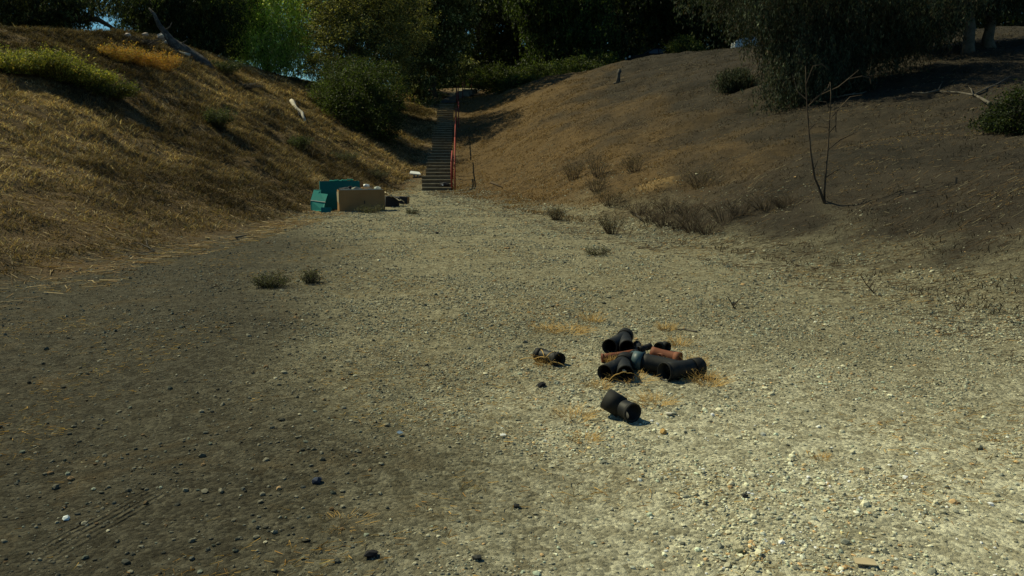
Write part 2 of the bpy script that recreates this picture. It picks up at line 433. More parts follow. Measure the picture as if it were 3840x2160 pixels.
# ------------------------------------------------------------------ loose stones on the ground (uncountable)
def ico():
    t = (1 + 5 ** .5) / 2
    v = np.array([(-1, t, 0), (1, t, 0), (-1, -t, 0), (1, -t, 0), (0, -1, t), (0, 1, t), (0, -1, -t), (0, 1, -t), (t, 0, -1), (t, 0, 1), (-t, 0, -1), (-t, 0, 1)], float)
    v /= np.linalg.norm(v[0])
    f = np.array([(0, 11, 5), (0, 5, 1), (0, 1, 7), (0, 7, 10), (0, 10, 11), (1, 5, 9), (5, 11, 4), (11, 10, 2), (10, 7, 6), (7, 1, 8), (3, 9, 4), (3, 4, 2), (3, 2, 6), (3, 6, 8), (3, 8, 9), (4, 9, 5), (2, 4, 11), (6, 2, 10), (8, 6, 7), (9, 8, 1)])
    return v, f
def octa():
    v = np.array([(1, 0, 0), (-1, 0, 0), (0, 1, 0), (0, -1, 0), (0, 0, 1), (0, 0, -1)], float)
    f = np.array([(0, 2, 4), (2, 1, 4), (1, 3, 4), (3, 0, 4), (2, 0, 5), (1, 2, 5), (3, 1, 5), (0, 3, 5)])
    return v, f
def stones(x, y, r, colr, proto, sink=0.3):
    pv, pf = proto; n = len(x); k = len(pv)
    sc = r[:, None, None] * (1 + 0.5 * (rng.random((n, k, 1)) - 0.5))
    v = pv[None] * sc * (np.array([1, 1, 0.62]) * (1 + 0.5 * (rng.random((n, 1, 3)) - 0.5)))
    a = rng.random(n) * 6.283; tl = (rng.random(n) - 0.5) * 0.9
    y1 = v[..., 1] * np.cos(tl)[:, None] - v[..., 2] * np.sin(tl)[:, None]
    z1 = v[..., 1] * np.sin(tl)[:, None] + v[..., 2] * np.cos(tl)[:, None]
    x1 = v[..., 0]
    ca, sa = np.cos(a)[:, None], np.sin(a)[:, None]
    vx = x1 * ca - y1 * sa + x[:, None]; vy = x1 * sa + y1 * ca + y[:, None]
    z = H(x, y) + r * sink
    vz = z1 + z[:, None]
    V = np.stack([vx, vy, vz], -1).reshape(-1, 3)
    Fc = (pf[None] + (np.arange(n) * k)[:, None, None]).reshape(-1, 3)
    C = np.repeat(colr, k, 0)
    return V, Fc, C
def stone_colors(x, y):
    n = len(x)
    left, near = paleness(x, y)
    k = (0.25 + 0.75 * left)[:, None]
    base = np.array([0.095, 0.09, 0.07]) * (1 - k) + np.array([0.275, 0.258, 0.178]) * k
    base = base + near[:, None] * left[:, None] * np.array([0.36, 0.345, 0.25])  # near stones carry the same painted lens brightening
    v = np.exp(rng.normal(0, 0.33, (n, 1)))
    c = base * v
    u = rng.random(n)
    c[u < 0.16] *= np.array([0.48, 0.52, 0.58])
    c[(u > 0.16) & (u < 0.24)] *= np.array([1.1, 0.78, 0.55])
    c[(u > 0.24) & (u < 0.34)] *= np.array([0.85, 1.0, 1.05])
    c[u > 0.965] *= 1.6
    return np.clip(c, 0.01, 0.80)
def sample_floor(n, y0, y1, p, wide=0.64):
    u = rng.random(n); e = 2 - p
    y = (y0 ** e + u * (y1 ** e - y0 ** e)) ** (1 / e)
    x = (rng.random(n) * 2 - 1) * wide * (y + 0.6)
    return x, y
def keep_floor(x, y, thin=0.55):
    left, near = paleness(x, y)
    cl = fbm(x, y, 1.6, 3)
    p = (0.32 + 0.68 * left) * np.clip((cl - 0.36) * 4.2, 0.10, 1.0) * (1 - thin * near * left)
    p = p * (1 - 0.8 * sst((XL(y) * -1 + x) * -1 / 0.6 + 0.3)) * np.where(x > XR(y) + 0.8, 0.10, 1)
    return rng.random(len(x)) < p
x, y = sample_floor(150000, 3.0, 9.0, 1.0)
k = keep_floor(x, y); x, y = x[k], y[k]
r = np.clip(np.exp(rng.normal(math.log(0.0052), 0.42, len(x))), 0.002, 0.024) * (0.55 + 0.45 * paleness(x, y)[0])
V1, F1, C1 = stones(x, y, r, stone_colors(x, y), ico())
g1 = npmesh('gravel', V1, F1, M_stone, None, C1)
tag(g1, 'loose pale crushed gravel scattered over the near ground', kind='stuff')
x, y = sample_floor(10000, 3.0, 14.0, 1.0); kk = (rng.random(len(x)) < np.clip((fbm(x + 9, y, 0.9) - .3) * 3, .1, 1)) & (x > XL(y)) & (x < XR(y)); x, y = x[kk], y[kk]
sc_ = stone_colors(x, y) * 1.15; dk = rng.random(len(x)) < .35; sc_[dk] *= .55
Vx, Fx, Cx = stones(x, y, np.clip(np.exp(rng.normal(math.log(0.0085), 0.40, len(x))), .005, .026), np.clip(sc_, 0, .8), ico())
tag(npmesh('rubble', Vx, Fx, M_stone, None, Cx), 'coarser rubble and clods strewn thinly among the gravel', kind='stuff')
x, y = sample_floor(300000, 8.0, 40.0, 1.0, 0.6)
k = keep_floor(x, y) & (x > XL(y) - 0.5) & (x < XR(y) + 4); x, y = x[k], y[k]
r = np.clip(np.exp(rng.normal(math.log(0.0085), 0.4, len(x))) * (0.7 + y / 25), 0.004, 0.04)
V2, F2, C2 = stones(x, y, r, stone_colors(x, y), octa())
g2 = npmesh('gravel', V2, F2, M_stone, None, C2)
tag(g2, 'grey and tan gravel covering the far part of the clearing up to the steps', kind='stuff')

# ------------------------------------------------------------------ grass and litter (uncountable)
def blades(x, y, h, w, tilt, colr, lay=None):
    n = len(x)
    a = rng.random(n) * 6.283 if lay is None else lay
    z = H(x, y) - 0.01
    base = np.stack([x, y, z], -1)
    dirh = np.stack([np.cos(a), np.sin(a), np.zeros(n)], -1)
    st = np.sin(tilt)[:, None]; ct = np.cos(tilt)[:, None]
    t1 = dirh * st * 0.6 + np.array([0, 0, 1]) * ct
    t2 = dirh * st * 1.2 + np.array([0, 0, 1]) * ct * 0.55
    b = rng.random(n) * 6.283
    side = np.stack([np.cos(b), np.sin(b), np.zeros(n)], -1) * w[:, None]
    mid = base + t1 * h[:, None] * 0.55
    tip = mid + t2 * h[:, None] * 0.5
    V = np.stack([base - side, base + side, mid + side * 0.7, tip, mid - side * 0.7], 1).reshape(-1, 3)
    i = (np.arange(n) * 5)[:, None]
    # quad + triangle as two triangles + one
    Fc = np.concatenate([i + [0, 1, 2], i + [0, 2, 4], i + [4, 2, 3]], 0)
    return V, Fc, np.repeat(colr, 5, 0)
def pick(cols, n, w, sd=0.22):
    c = np.array(cols)[rng.choice(len(cols), n, p=np.array(w) / sum(w))]
    return np.clip(c * np.exp(rng.normal(0, sd, (n, 1))), 0.005, 0.75)
n = 900000
y = 8 + 62 * rng.random(n) ** 1.15; x = XL(y) + 1.0 - rng.random(n) * (14 + 0 * y)
cl = fbm(x, y, 1.1, 4)
vis = (np.abs(x) < 0.64 * y + 1)
k = vis & (rng.random(n) < np.clip((cl - 0.10) * 3.0, 0.5, 1)) & (x < XL(y) - 0.7 + 0.8 * sst((y - 38) / 3) + 1.8 * (fbm(x, y, 0.9) - .2) * rng.random(n) ** .7)
x, y, cl = x[k], y[k], cl[k]
n = len(x)
big = fbm(x + 70, y, 0.22, 3)
cc = pick([(0.29, 0.20, 0.098), (0.19, 0.135, 0.072), (0.42, 0.34, 0.20), (0.12, 0.095, 0.06), (0.14, 0.135, 0.065)], n, [4, 4, 2.4, 4, 1])
cc = cc * (0.38 + 1.0 * sst((big - 0.30) / 0.35))[:, None] * (0.62 + 0.7 * sst((fbm(x, y + 30, 1.9, 3) - .28) / .4))[:, None]
h = (0.05 + 0.16 * rng.random(n)) * (0.6 + 0.9 * sst((cl - .3) / .4)) * (0.7 + 0.6 * sst((y - 9) / 22))
V3, F3, C3 = blades(x, y, h, 0.0015 + 0.00026 * y + 0.003 * rng.random(n), 0.7 + 0.85 * rng.random(n), cc)
dg = npmesh('dry_grass', V3, F3, M_grass, None, C3)
tag(dg, 'matted golden brown dry grass covering the bank on the left', kind='stuff')
# right slope: sparse short dead grass, gold near the steps
n = 520000
y = 9 + 58 * rng.random(n) ** 1.1; x = XR(y) - 0.6 - 0.6 * sst((y - 34) / 4) + rng.random(n) ** 1.1 * 34
k = (np.abs(x) < 0.64 * y + 1)
x, y = x[k], y[k]; n = len(x)
_, _, _, _, gd = zones(x, y)
cl = fbm(x, y, 1.4, 4)
k = rng.random(n) < np.clip((cl - 0.36) * 3.0, 0.1, 1) * (0.35 + 0.65 * gd)
x, y, gd, cl = x[k], y[k], gd[k], cl[k]; n = len(x)
cc = pick([(0.034, 0.028, 0.020), (0.058, 0.048, 0.033), (0.12, 0.10, 0.07)], n, [4, 4, 1.0]) * (1 - gd[:, None]) + \
     pick([(0.24, 0.15, 0.062), (0.15, 0.095, 0.042), (0.30, 0.21, 0.10)], n, [4, 4, 1]) * gd[:, None]
h = (0.04 + 0.10 * rng.random(n)) * (0.5 + 0.9 * cl)
V4, F4, C4 = blades(x, y, h, 0.003 + 0.0002 * y + 0.003 * rng.random(n), 0.4 + 1.0 * rng.random(n), cc)
dg2 = npmesh('slope_grass', V4, F4, M_grass, None, C4)
tag(dg2, 'short dead grass and stubble on the brown slope to the right', kind='stuff')
# straw and leaf litter lying flat
def litter(n, fx, cols, w, length, width, name, label, lay=None):
    x, y = fx(n)
    n = len(x); a = (rng.random(n) * 6.283) if lay is None else lay + rng.normal(0, 0.55, n)
    L = length * (0.4 + rng.random(n)); 
    d = np.stack([np.cos(a), np.sin(a)], -1) * L[:, None] / 2
    z0 = H(x - d[:, 0], y - d[:, 1]); z1 = H(x + d[:, 0], y + d[:, 1])
    up = rng.random(n) * 0.02 + 0.004
    W = width * (0.6 + 0.8 * rng.random(n)) * (1 + y / 25)
    p = np.stack([-np.sin(a), np.cos(a)], -1) * W[:, None] / 2
    V = np.stack([
        np.stack([x - d[:, 0] - p[:, 0], y - d[:, 1] - p[:, 1], z0 + 0.004], -1),
        np.stack([x - d[:, 0] + p[:, 0], y - d[:, 1] + p[:, 1], z0 + 0.007 + W * .3], -1),
        np.stack([x + d[:, 0] + p[:, 0], y + d[:, 1] + p[:, 1], z1 + up + W * .3], -1),
        np.stack([x + d[:, 0] - p[:, 0], y + d[:, 1] - p[:, 1], z1 + up], -1)], 1).reshape(-1, 3)
    Fc = (np.arange(n) * 4)[:, None] + np.array([[0, 3, 2, 1]])
    C = np.repeat(pick(cols, n, w), 4, 0)
    o = npmesh(name, V, Fc, M_grass, None, C); tag(o, label, kind='stuff'); return o
def fx_right(n):
    y = 7 + 45 * rng.random(n) ** 1.5; x = XR(y) - 1.6 + rng.random(n) ** 1.1 * 26
    k = (np.abs(x) < 0.64 * y + 1) & (rng.random(n) < np.clip((fbm(x, y, 0.9) - 0.33) * 2, 0.15, .7)); return x[k], y[k]
litter(150000, fx_right, [(0.21, 0.18, 0.115), (0.08, 0.058, 0.035), (0.13, 0.085, 0.04), (0.04, 0.030, 0.022)], [1.0, 4, 1.5, 4], 0.12, 0.005,
       'twig_litter', 'straw, bark and fallen leaf litter strewn over the lower right slope', 0.05)
def fx_bank(n):
    y = 8 + 55 * rng.random(n) ** 1.2; x = XL(y) + 1.0 - rng.random(n) * 14
    k = (np.abs(x) < 0.64 * y + 1) & (rng.random(n) < np.clip((fbm(x + 5, y, 0.7) - 0.36) * 5, 0.12, 1)); return x[k], y[k]
litter(60000, fx_bank, [(0.40, 0.31, 0.17), (0.24, 0.155, 0.07), (0.12, 0.085, 0.05)], [2, 3, 2], 0.22, 0.006,
       'thatch', 'bent straw and thatch matted over the left bank')
def fx_floor(n):
    x, y = sample_floor(n, 3.0, 30, 1.0)
    c = fbm(x + 11, y, 0.9, 4)
    k = (rng.random(len(x)) < np.clip((c - 0.52) * 7, 0.02, 1)) & (x > XL(y)); return x[k], y[k]
litter(60000, fx_floor, [(0.48, 0.31, 0.10), (0.32, 0.18, 0.055), (0.42, 0.36, 0.22)], [3, 2, 1], 0.05, 0.0019,
       'straw_litter', 'golden bits of straw lying in patches on the gravel')

# ------------------------------------------------------------------ foliage tools
def leafquads(P, size, droop, colr, narrow=0.4):
    """one rhombic leaf per point; droop 0..1 turns leaves to hang down"""
    n = len(P)
    d = rng.normal(0, 1, (n, 3)); d[:, 2] = d[:, 2] * (1 - droop) - droop * 2.2
    d /= np.linalg.norm(d, axis=1)[:, None]
    q = rng.normal(0, 1, (n, 3)); s = np.cross(d, q); s /= np.linalg.norm(s, axis=1)[:, None]
    L = size * (0.6 + 0.8 * rng.random(n))[:, None]
    V = np.stack([P - d * L / 2, P + s * L * narrow / 2, P + d * L / 2, P - s * L * narrow / 2], 1).reshape(-1, 3)
    Fc = (np.arange(n) * 4)[:, None] + np.array([[0, 1, 2, 3]])
    return V, Fc, np.repeat(colr, 4, 0)
def blob_points(centers, radii, n, per_clump=60, clump_r=0.45, weep=0.0, shell=0.55):
    """points in leaf clumps (and hanging strands when weep > 0) inside ellipsoids"""
    centers = np.array(centers, float); radii = np.array(radii, float)
    vol = np.prod(radii, 1) ** 0.75; w = vol / vol.sum()
    nc = max(4, n // per_clump)
    which = rng.choice(len(centers), nc, p=w)
    d = rng.normal(0, 1, (nc, 3)); d /= np.linalg.norm(d, axis=1)[:, None]
    rr = rng.random(nc) ** (1 / 3); rr = shell + (1 - shell) * rr
    rr = np.where(rng.random(nc) < 0.25, rr * rng.random(nc), rr)
    C = centers[which] + d * rr[:, None] * radii[which]
    C = C + rng.normal(0, 0.10, (nc, 3)) * radii[which]
    cr = clump_r * (0.5 + rng.random(nc))
    cnt = rng.poisson(per_clump * (0.4 + 1.2 * rng.random(nc)))
    ids = np.repeat(np.arange(nc), cnt); m = len(ids)
    if weep > 0:
        # each clump is several strands
        strand = rng.integers(0, 7, m)
        off = rng.normal(0, 1, (nc, 7, 3)) * cr[:, None, None] * np.array([0.6, 0.6, 0.25])
        slen = weep * (0.35 + rng.random((nc, 7)))
        t = rng.random(m)
        P = C[ids] + off[ids, strand]
        P[:, 2] -= t * slen[ids, strand]
        dv = rng.normal(0, 0.18, (nc, 7, 2))
        P[:, :2] += dv[ids, strand] * (t * 0.5)[:, None] + rng.normal(0, 0.05, (m, 2))
    else:
        P = C[ids] + rng.normal(0, 1, (m, 3)) * cr[ids][:, None] * np.array([0.55, 0.55, 0.42])
    return P, ids, C
TG, TN = 1.2, 2.1
def make_tree(name, label, cat, base, blobs, n, leaf, cols, w, trunk_r=0.2, weep=0.0, droop=0.3, narrow=0.4,
              clump_r=0.45, per=60, mat=None, bark=None, limbs=9, group=None, shell=0.55, trunk_top=None, lean=(0, 0), nstems=1, sd=0.25):
    """blobs: list of (centre, radii) in world coordinates"""
    base = Vector(base)
    t = empty(name, base, 0, label, cat, group)
    cs = np.array([b[0] for b in blobs], float) - np.array(base); rs = np.array([b[1] for b in blobs], float) * TG; n = int(n * TN)
    P, ids, C = blob_points(cs, rs, n, per, clump_r, weep, shell)
    m = len(P)
    cv = np.exp(rng.normal(0, 0.32, ids.max() + 1))[ids][:, None]
    V, Fc, CC = leafquads(P, leaf, droop, pick(cols, m, w, sd) * cv, narrow)
    mb = MB()
    top = trunk_top if trunk_top is not None else float((cs[:, 2]).mean() + rs[:, 2].mean() * 0.3)
    cx, cy = (cs[:, 0] * rs[:, 2]).sum() / rs[:, 2].sum(), (cs[:, 1] * rs[:, 2]).sum() / rs[:, 2].sum()
    tps = []
    for sidx in range(nstems):
        ox, oy = (random.uniform(-.5, .5), random.uniform(-.5, .5)) if nstems > 1 else (0, 0)
        path = []
        for i in range(7):
            f = i / 6
            path.append(Vector((ox * f * 2 + cx * f ** 1.5 + lean[0] * f + random.uniform(-.1, .1) * (i > 0), oy * f * 2 + cy * f ** 1.5 + lean[1] * f + random.uniform(-.1, .1) * (i > 0), -0.35 + f * (top + 0.35))))
        mb.tube(path, [trunk_r * (1.25 - 0.25 * min(1, i)) * (1 - 0.11 * i) for i in range(7)], 9, True, 0.15)
        tps.append(path)
    sel = rng.choice(len(C), min(limbs, len(C)), replace=False)
    for s in sel:
        e = Vector(C[s]); path = random.choice(tps)
        j = min(6, max(1, int(1 + 5 * max(0, min(1, (e.z / max(top, .1)) * 0.6)))))
        a = path[j]
        mid = (a + e) * 0.5 + Vector((0, 0, 0.12 * (e - a).length)) + Vector((random.uniform(-.2, .2), random.uniform(-.2, .2), 0))
        q1 = a.lerp(mid, .5) + Vector((0, 0, .03)); q2 = mid.lerp(e, .5) + Vector((0, 0, .06))
        rr = trunk_r * 0.26
        mb.tube([a, q1, mid, q2, e], [rr, rr * .8, rr * .55, rr * .35, rr * .12], 6, True, 0.1)
    mb.build('trunk', bark or M_bark, t, True)
    npmesh('crown', V, Fc, mat or M_leaf, t, CC)
    return t
def B(px, py, Y, rx, ry, rz):
    """crown lobe given by where it stands (column, height at that distance) and its radii in metres"""
    p = at(px, py, Y); return ((p.x, p.y, p.z), (rx, ry, rz))
def gbase(px, Y):
    x = (px - 512) / F * Y * 1.0; return Vector((x, Y, G(x, Y)))

OLIVE = [(0.105, 0.115, 0.036), (0.19, 0.19, 0.06), (0.32, 0.30, 0.12), (0.05, 0.06, 0.022)]
EUC = [(0.045, 0.062, 0.024), (0.10, 0.115, 0.045), (0.19, 0.19, 0.085), (0.020, 0.030, 0.014)]
DARK = [(0.016, 0.026, 0.010), (0.030, 0.045, 0.014), (0.05, 0.065, 0.02)]
BRIGHT = [(0.30, 0.46, 0.11), (0.44, 0.58, 0.17), (0.62, 0.72, 0.32), (0.10, 0.15, 0.04)]
WILLOW = [(0.030, 0.042, 0.026), (0.055, 0.068, 0.040), (0.085, 0.09, 0.055), (0.06, 0.045, 0.028)]

# left ridge, dark gum tree whose low limb reaches right
g0 = make_tree('gum_tree', 'dark gum tree at the far left ridge end, its low limb against the sky', 'tree', gbase(35, 44),
          [B(8, 6, 44, 2.68, 2, 0.98), B(50, 4, 44, 1.71, 2, 0.85), B(-25, 12, 43, 2.44, 2, 1.46), B(70, 8, 45, 0.61, 1, 0.73), B(30, -35, 44, 4.39, 3, 1.95), B(30, 20, 44, 1.71, 1, 0.43), B(60, 20, 45, 0.85, 1, 0.37)],
          46000, 0.15, EUC, [4, 2, .5, 4], 0.3, 0.5, 0.6, 0.3, limbs=14)
mb = MB(); mb.tube([at(a, b_, 44) - Vector(g0.location) for a, b_ in ((38, 16), (56, 20), (70, 19), (84, 18), (97, 19), (106, 24), (113, 28), (121, 35))], [.20, .17, .15, .14, .12, .10, .07, .04], 8, True, .1)
mb.tube([at(a, b_, 44) - Vector(g0.location) for a, b_ in ((92, 18), (93, 12), (90, 4), (94, -6))], [.09, .07, .05, .03], 7, True, .1)
mb.build('limb', M_bark, g0, True)
make_tree('gum_tree', 'dark drooping gum tree behind the leaning dead trunk', 'tree', gbase(150, 52),
          [B(138, 6, 52, 0.7, 1.5, 1.2), B(150, 18, 52, 1.8, 1.5, 1.4), B(185, 12, 53, 2.4, 2, 2.0), B(150, -25, 52, 3.4, 3, 2), B(212, 28, 54, 1.6, 1.6, 1.4), B(200, -20, 54, 3, 3, 2), B(125, -28, 52, 1.2, 1, .6), B(150, 40, 53, 1.2, 1, .6), B(185, 38, 54, 1.6, 1, .9), B(212, 46, 55, 1.3, 1, .8)],
          60000, 0.15, [(0.035, 0.055, 0.025), (0.07, 0.10, 0.04), (0.13, 0.15, 0.06), (0.018, 0.03, 0.012)], [4, 3, .6, 3], 0.25, 0.7, 0.7, 0.3, limbs=12)
make_tree('pepper_tree', 'bright green weeping pepper tree on the left ridge', 'tree', gbase(272, 58),
          [B(270, 20, 58, 2.3, 2, 2.2), B(245, 38, 57, 1.1, 1.2, 1.1), B(262, 48, 57, 1.5, 1.5, 1.0), B(290, 42, 58, 1.3, 1.5, 1.5), B(265, -14, 58, 2.8, 2.5, 2), B(238, 6, 58, 1.2, 1.5, 1.6)],
          40000, 0.15, BRIGHT, [3, 4, 2, 1.2], 0.28, 1.0, 0.75, 0.35, limbs=10, mat=M_leafbright)
make_tree('dark_oak', 'dark oak in the gap behind the bright green pepper tree', 'tree', gbase(330, 74),
          [B(322, 40, 74, 1.7, 2, 1.8), B(345, 10, 74, 3.2, 2, 3.0), B(318, 66, 72, 1.6, 1, .7), B(345, -25, 74, 4, 3, 3)],
          22000, 0.15, DARK, [3, 3, 1], 0.22, 0, 0.3, 0.5, limbs=10)
# olive coloured oaks and the big glossy tree by the steps
b0 = hit(352, 108)
make_tree('live_oak', 'tall olive green live oak on the bank left of the steps', 'tree', b0,
          [B(350, 52, 54, 2.2, 2.2, 2.0), B(332, 70, 53, 1.2, 1.2, 0.9), B(372, 38, 54, 2.0, 2, 2.2), B(345, 22, 55, 1.9, 2, 1.6), B(380, 75, 53, 1.5, 1.5, 1.8), B(395, 20, 56, 2.0, 2, 2.0), B(360, -12, 55, 3, 3, 2)],
          60000, 0.10, OLIVE, [4, 4, 1.2, 2.5], 0.22, 0, 0.2, 0.55, clump_r=0.38, limbs=16, nstems=3)
b1 = hit(376, 141)
make_tree('oak_bush', 'low dark green oak bush spilling down the bank, shading the steps', 'bush', b1,
          [B(340, 98, 46.5, 1.2, 1.2, 0.95), B(358, 110, 45.5, 1.5, 1.3, 1.2), B(376, 126, 44.7, 1.0, 1, 1.0), B(368, 90, 46, 1.5, 1.2, 1.2), B(384, 110, 46, 0.8, 0.9, 1.0), B(330, 92, 47, .8, .8, .5), B(352, 78, 48, 1.4, 1, .9)],
          42000, 0.075, [(0.035, 0.055, 0.012), (0.06, 0.085, 0.02), (0.085, 0.11, 0.03), (0.02, 0.028, 0.01)], [4, 3, 1, 3], 0.12, 0, 0.2, 0.55, clump_r=0.3, limbs=12, nstems=2)
make_tree('cottonwood', 'tall broad leaved tree with pale glinting leaves left of the steps', 'tree', gbase(436, 66),
          [B(418, 20, 65, 2.4, 2, 2.4), B(398, 0, 64, 2.2, 2, 2.4), B(440, -4, 66, 2.2, 2, 2.2), B(432, 40, 65, 1.6, 1.5, 1.7), B(412, 66, 63, 1.3, 1.2, 1.5), B(420, 88, 62, 0.8, 0.8, 1.0), B(452, 22, 66, 1.3, 1.5, 1.7), B(438, 72, 67, 1.4, 1.5, 1.0), B(447, 62, 69, 1.8, 1.8, .8), B(415, -40, 65, 4, 3, 3), B(420, 104, 61, .5, .5, .5)],
          60000, 0.17, [(0.075, 0.09, 0.026), (0.16, 0.17, 0.055), (0.46, 0.44, 0.22), (0.035, 0.042, 0.016)], [4, 3, 1.3, 2.5], 0.3, 0.45, 0.5, 0.5, limbs=14, clump_r=0.5)  # palest leaf tone stands in for glints of light
# trees behind the head of the steps and along the ridge to the right
tr = [
 (205, 94, [(205, 18, 3.2, 3.0), (224, 32, 2.8, 2.6), (188, 34, 2.8, 2.0), (210, -5, 4, 3), (207, 46, 3, 1.5)], DARK, 0.3, 'dark tree just left of and behind the bright green pepper tree', 'evergreen_tree', 24000),
 (478, 84, [(470, 10, 3, 2.6), (485, 45, 2.3, 2.0), (490, -25, 4, 3), (462, 52, 1.4, 1.8), (480, 66, 2.0, .8)], DARK, 0.4, 'dark tree straight behind the head of the steps', 'evergreen_tree', 26000),
 (515, 82, [(515, 30, 2.6, 2.8), (508, 58, 2.0, 1.2), (525, -10, 3.5, 3), (532, 62, 1.6, 1.2)], DARK, 0.0, 'dark tree just right of the head of the steps', 'evergreen_tree', 26000),
 (560, 72, [(552, 18, 2.2, 2.4), (575, 8, 2.4, 2.6), (545, -15, 2.8, 2.5), (563, 42, 2.0, 1.6), (590, 30, 1.8, 2.2), (540, 12, 1.2, 2.0)], [(0.030, 0.05, 0.012), (0.055, 0.085, 0.02), (0.10, 0.13, 0.035), (0.015, 0.024, 0.008)], 0.9, 'dull green weeping tree on the ridge right of the steps', 'weeping_tree', 44000),
 (625, 76, [(615, 20, 3.0, 3.2), (640, 0, 3, 3), (605, 48, 1.8, 1.4), (625, -25, 4, 3)], DARK, 0.7, 'black looking drooping tree above the pale stump', 'evergreen_tree', 30000),
 (665, 78, [(663, 18, 2.6, 3.0), (680, 35, 1.6, 1.6), (665, -15, 3.5, 3)], DARK, 0.0, 'dense dark tree over the black parked car', 'evergreen_tree', 26000),
 (712, 80, [(708, 22, 2.8, 3.0), (725, 5, 3, 3), (700, 42, 1.8, 1.2), (716, -25, 4, 3)], [(0.022, 0.034, 0.010), (0.045, 0.06, 0.016), (0.07, 0.085, 0.025)], 0.0, 'dark bushy tree left of the silver car', 'evergreen_tree', 30000),
 (770, 84, [(765, 12, 3.5, 3), (795, 10, 3.5, 3), (780, -25, 4, 3), (752, 22, 2, 1.6)], DARK, 0.0, 'dark tree behind the silver car', 'evergreen_tree', 24000),
 (880, 74, [(850, 5, 4, 3), (880, 12, 4, 3), (905, -5, 4, 3)], DARK, 0.3, 'dark tree behind the big drooping willow', 'evergreen_tree', 20000),
]
for px, Yt, bl, cs_, wp, lab, nm, nn_ in tr:
    _pg = 288 - F * math.tan(math.atan2(float(gbase(px, Yt).z) - EYE, Yt) + PITCH)
    bl = bl + [(px - 12, _pg - 10, 2.2, 1.2), (px + 14, _pg - 12, 2.2, 1.3)]
    make_tree(nm, lab, 'tree', gbase(px, Yt), [B(a, b_, Yt + random.uniform(-1.5, 1.5), c * 1.0, c, d) for a, b_, c, d in bl], nn_, 0.20, cs_,
              [4, 3, 1, 3][:len(cs_)], 0.3, wp, 0.3 + 0.4 * (wp > 0), 0.45, limbs=8, clump_r=0.55)
# undergrowth along the ridge
ug = [(448, 80, 1.8, 0.8, 82, 'dark shrub behind the very top of the steps'), (468, 79, 2.0, 0.9, 84, 'dark shrub where the upper path disappears'), (488, 80, 2.0, 1.0, 80, 'dark shrub to the right of where the path disappears'), (500, 80, 2.0, 0.9, 68, 'dark shrub at the foot of the trees beside the upper path'), (548, 78, 1.6, 0.9, 66, 'yellow green shrub under the dull green weeping tree'),
      (580, 73, 1.6, 0.9, 64, 'rounded green shrub at the edge of the slope left of the stump'), (596, 66, 1.6, 0.9, 67, 'dark shrub between the rounded green shrub and the stump'),
      (524, 90, 1.6, 0.8, 64, 'low dark shrub where the slope meets the path trees'), (684, 50, 1.0, 0.7, 69, 'small green shrub to the right of the black car')]
for px, py, rw, rh, Yt, lab in ug:
    make_tree('shrub', lab, 'shrub', gbase(px, Yt), [B(px, py, Yt, rw, 1.0, rh), B(px + 8, py + 3, Yt, rw * .6, .8, rh * .7), B(px - 9, py + 2, Yt, rw * .6, .8, rh * .7)], 8000, 0.11,
              [(0.03, 0.045, 0.012), (0.06, 0.085, 0.018), (0.11, 0.13, 0.03)], [4, 3, 1], 0.05, 0, 0.1, 0.5, limbs=8, nstems=3, clump_r=0.3, group='shrubs along the tree edge')
# big willow-like tree on the right
wb = hit(838, 92); Yw = wb.y; kw = Yw / 34

make_tree('drooping_willow', 'large grey green drooping tree sweeping to the ground on the right slope', 'tree', wb,
          [B(792, 14, Yw + 1.0, 1.2 * kw, 1.5, 1.0 * kw), B(812, 10, Yw + 0.0, 1.8 * kw, 1.6, 1.4 * kw), B(840, 8, Yw + 0.0, 2.0 * kw, 1.6, 1.4 * kw), B(885, 5, Yw + 1.0, 1.7 * kw, 1.5, 1.1 * kw), B(804, 50, Yw + -0.5, 1.2 * kw, 1.2, 1.0 * kw), B(790, 68, Yw + -1.0, 0.7 * kw, 1, .7 * kw),
           B(818, 66, Yw + -1.0, 1.0 * kw, 1.0, .8 * kw), B(835, 48, Yw + 0.5, 1.0 * kw, 1.2, 1.1 * kw), B(845, 78, Yw + 0.0, .55 * kw, .8, .5 * kw), B(797, 84, Yw + -1.5, .9 * kw, .8, .35 * kw), B(870, 40, Yw + 1.5, .9 * kw, 1, .8 * kw), B(918, 8, Yw + 2.0, 1.2 * kw, 1.2, .9 * kw), B(840, -30, Yw + 1.0, 4.5 * kw, 3.5, 2 * kw), B(905, 38, Yw + 2.0, .4 * kw, .5, .6 * kw)],
          115000, 0.13, WILLOW, [4, 3, 1.2, 1.5], 0.13, 1.0, 0.85, 0.22, clump_r=0.4, per=90, mat=M_leafdull, limbs=22, nstems=3)
make_tree('weeping_shrub', 'small drooping grey green shrub on the slope at the left foot of the big willow', 'shrub', hit(735, 89),
          [B(735, 76, hit(735, 89).y, .5, .5, .30), B(727, 80, hit(735, 89).y, .3, .4, .22), B(744, 80, hit(735, 89).y, .3, .4, .25)], 7000, 0.11, WILLOW, [4, 3, 1, 1], 0.04, 0.5, 0.85, 0.2, mat=M_leafdull, limbs=6, nstems=3, clump_r=0.25, per=60)
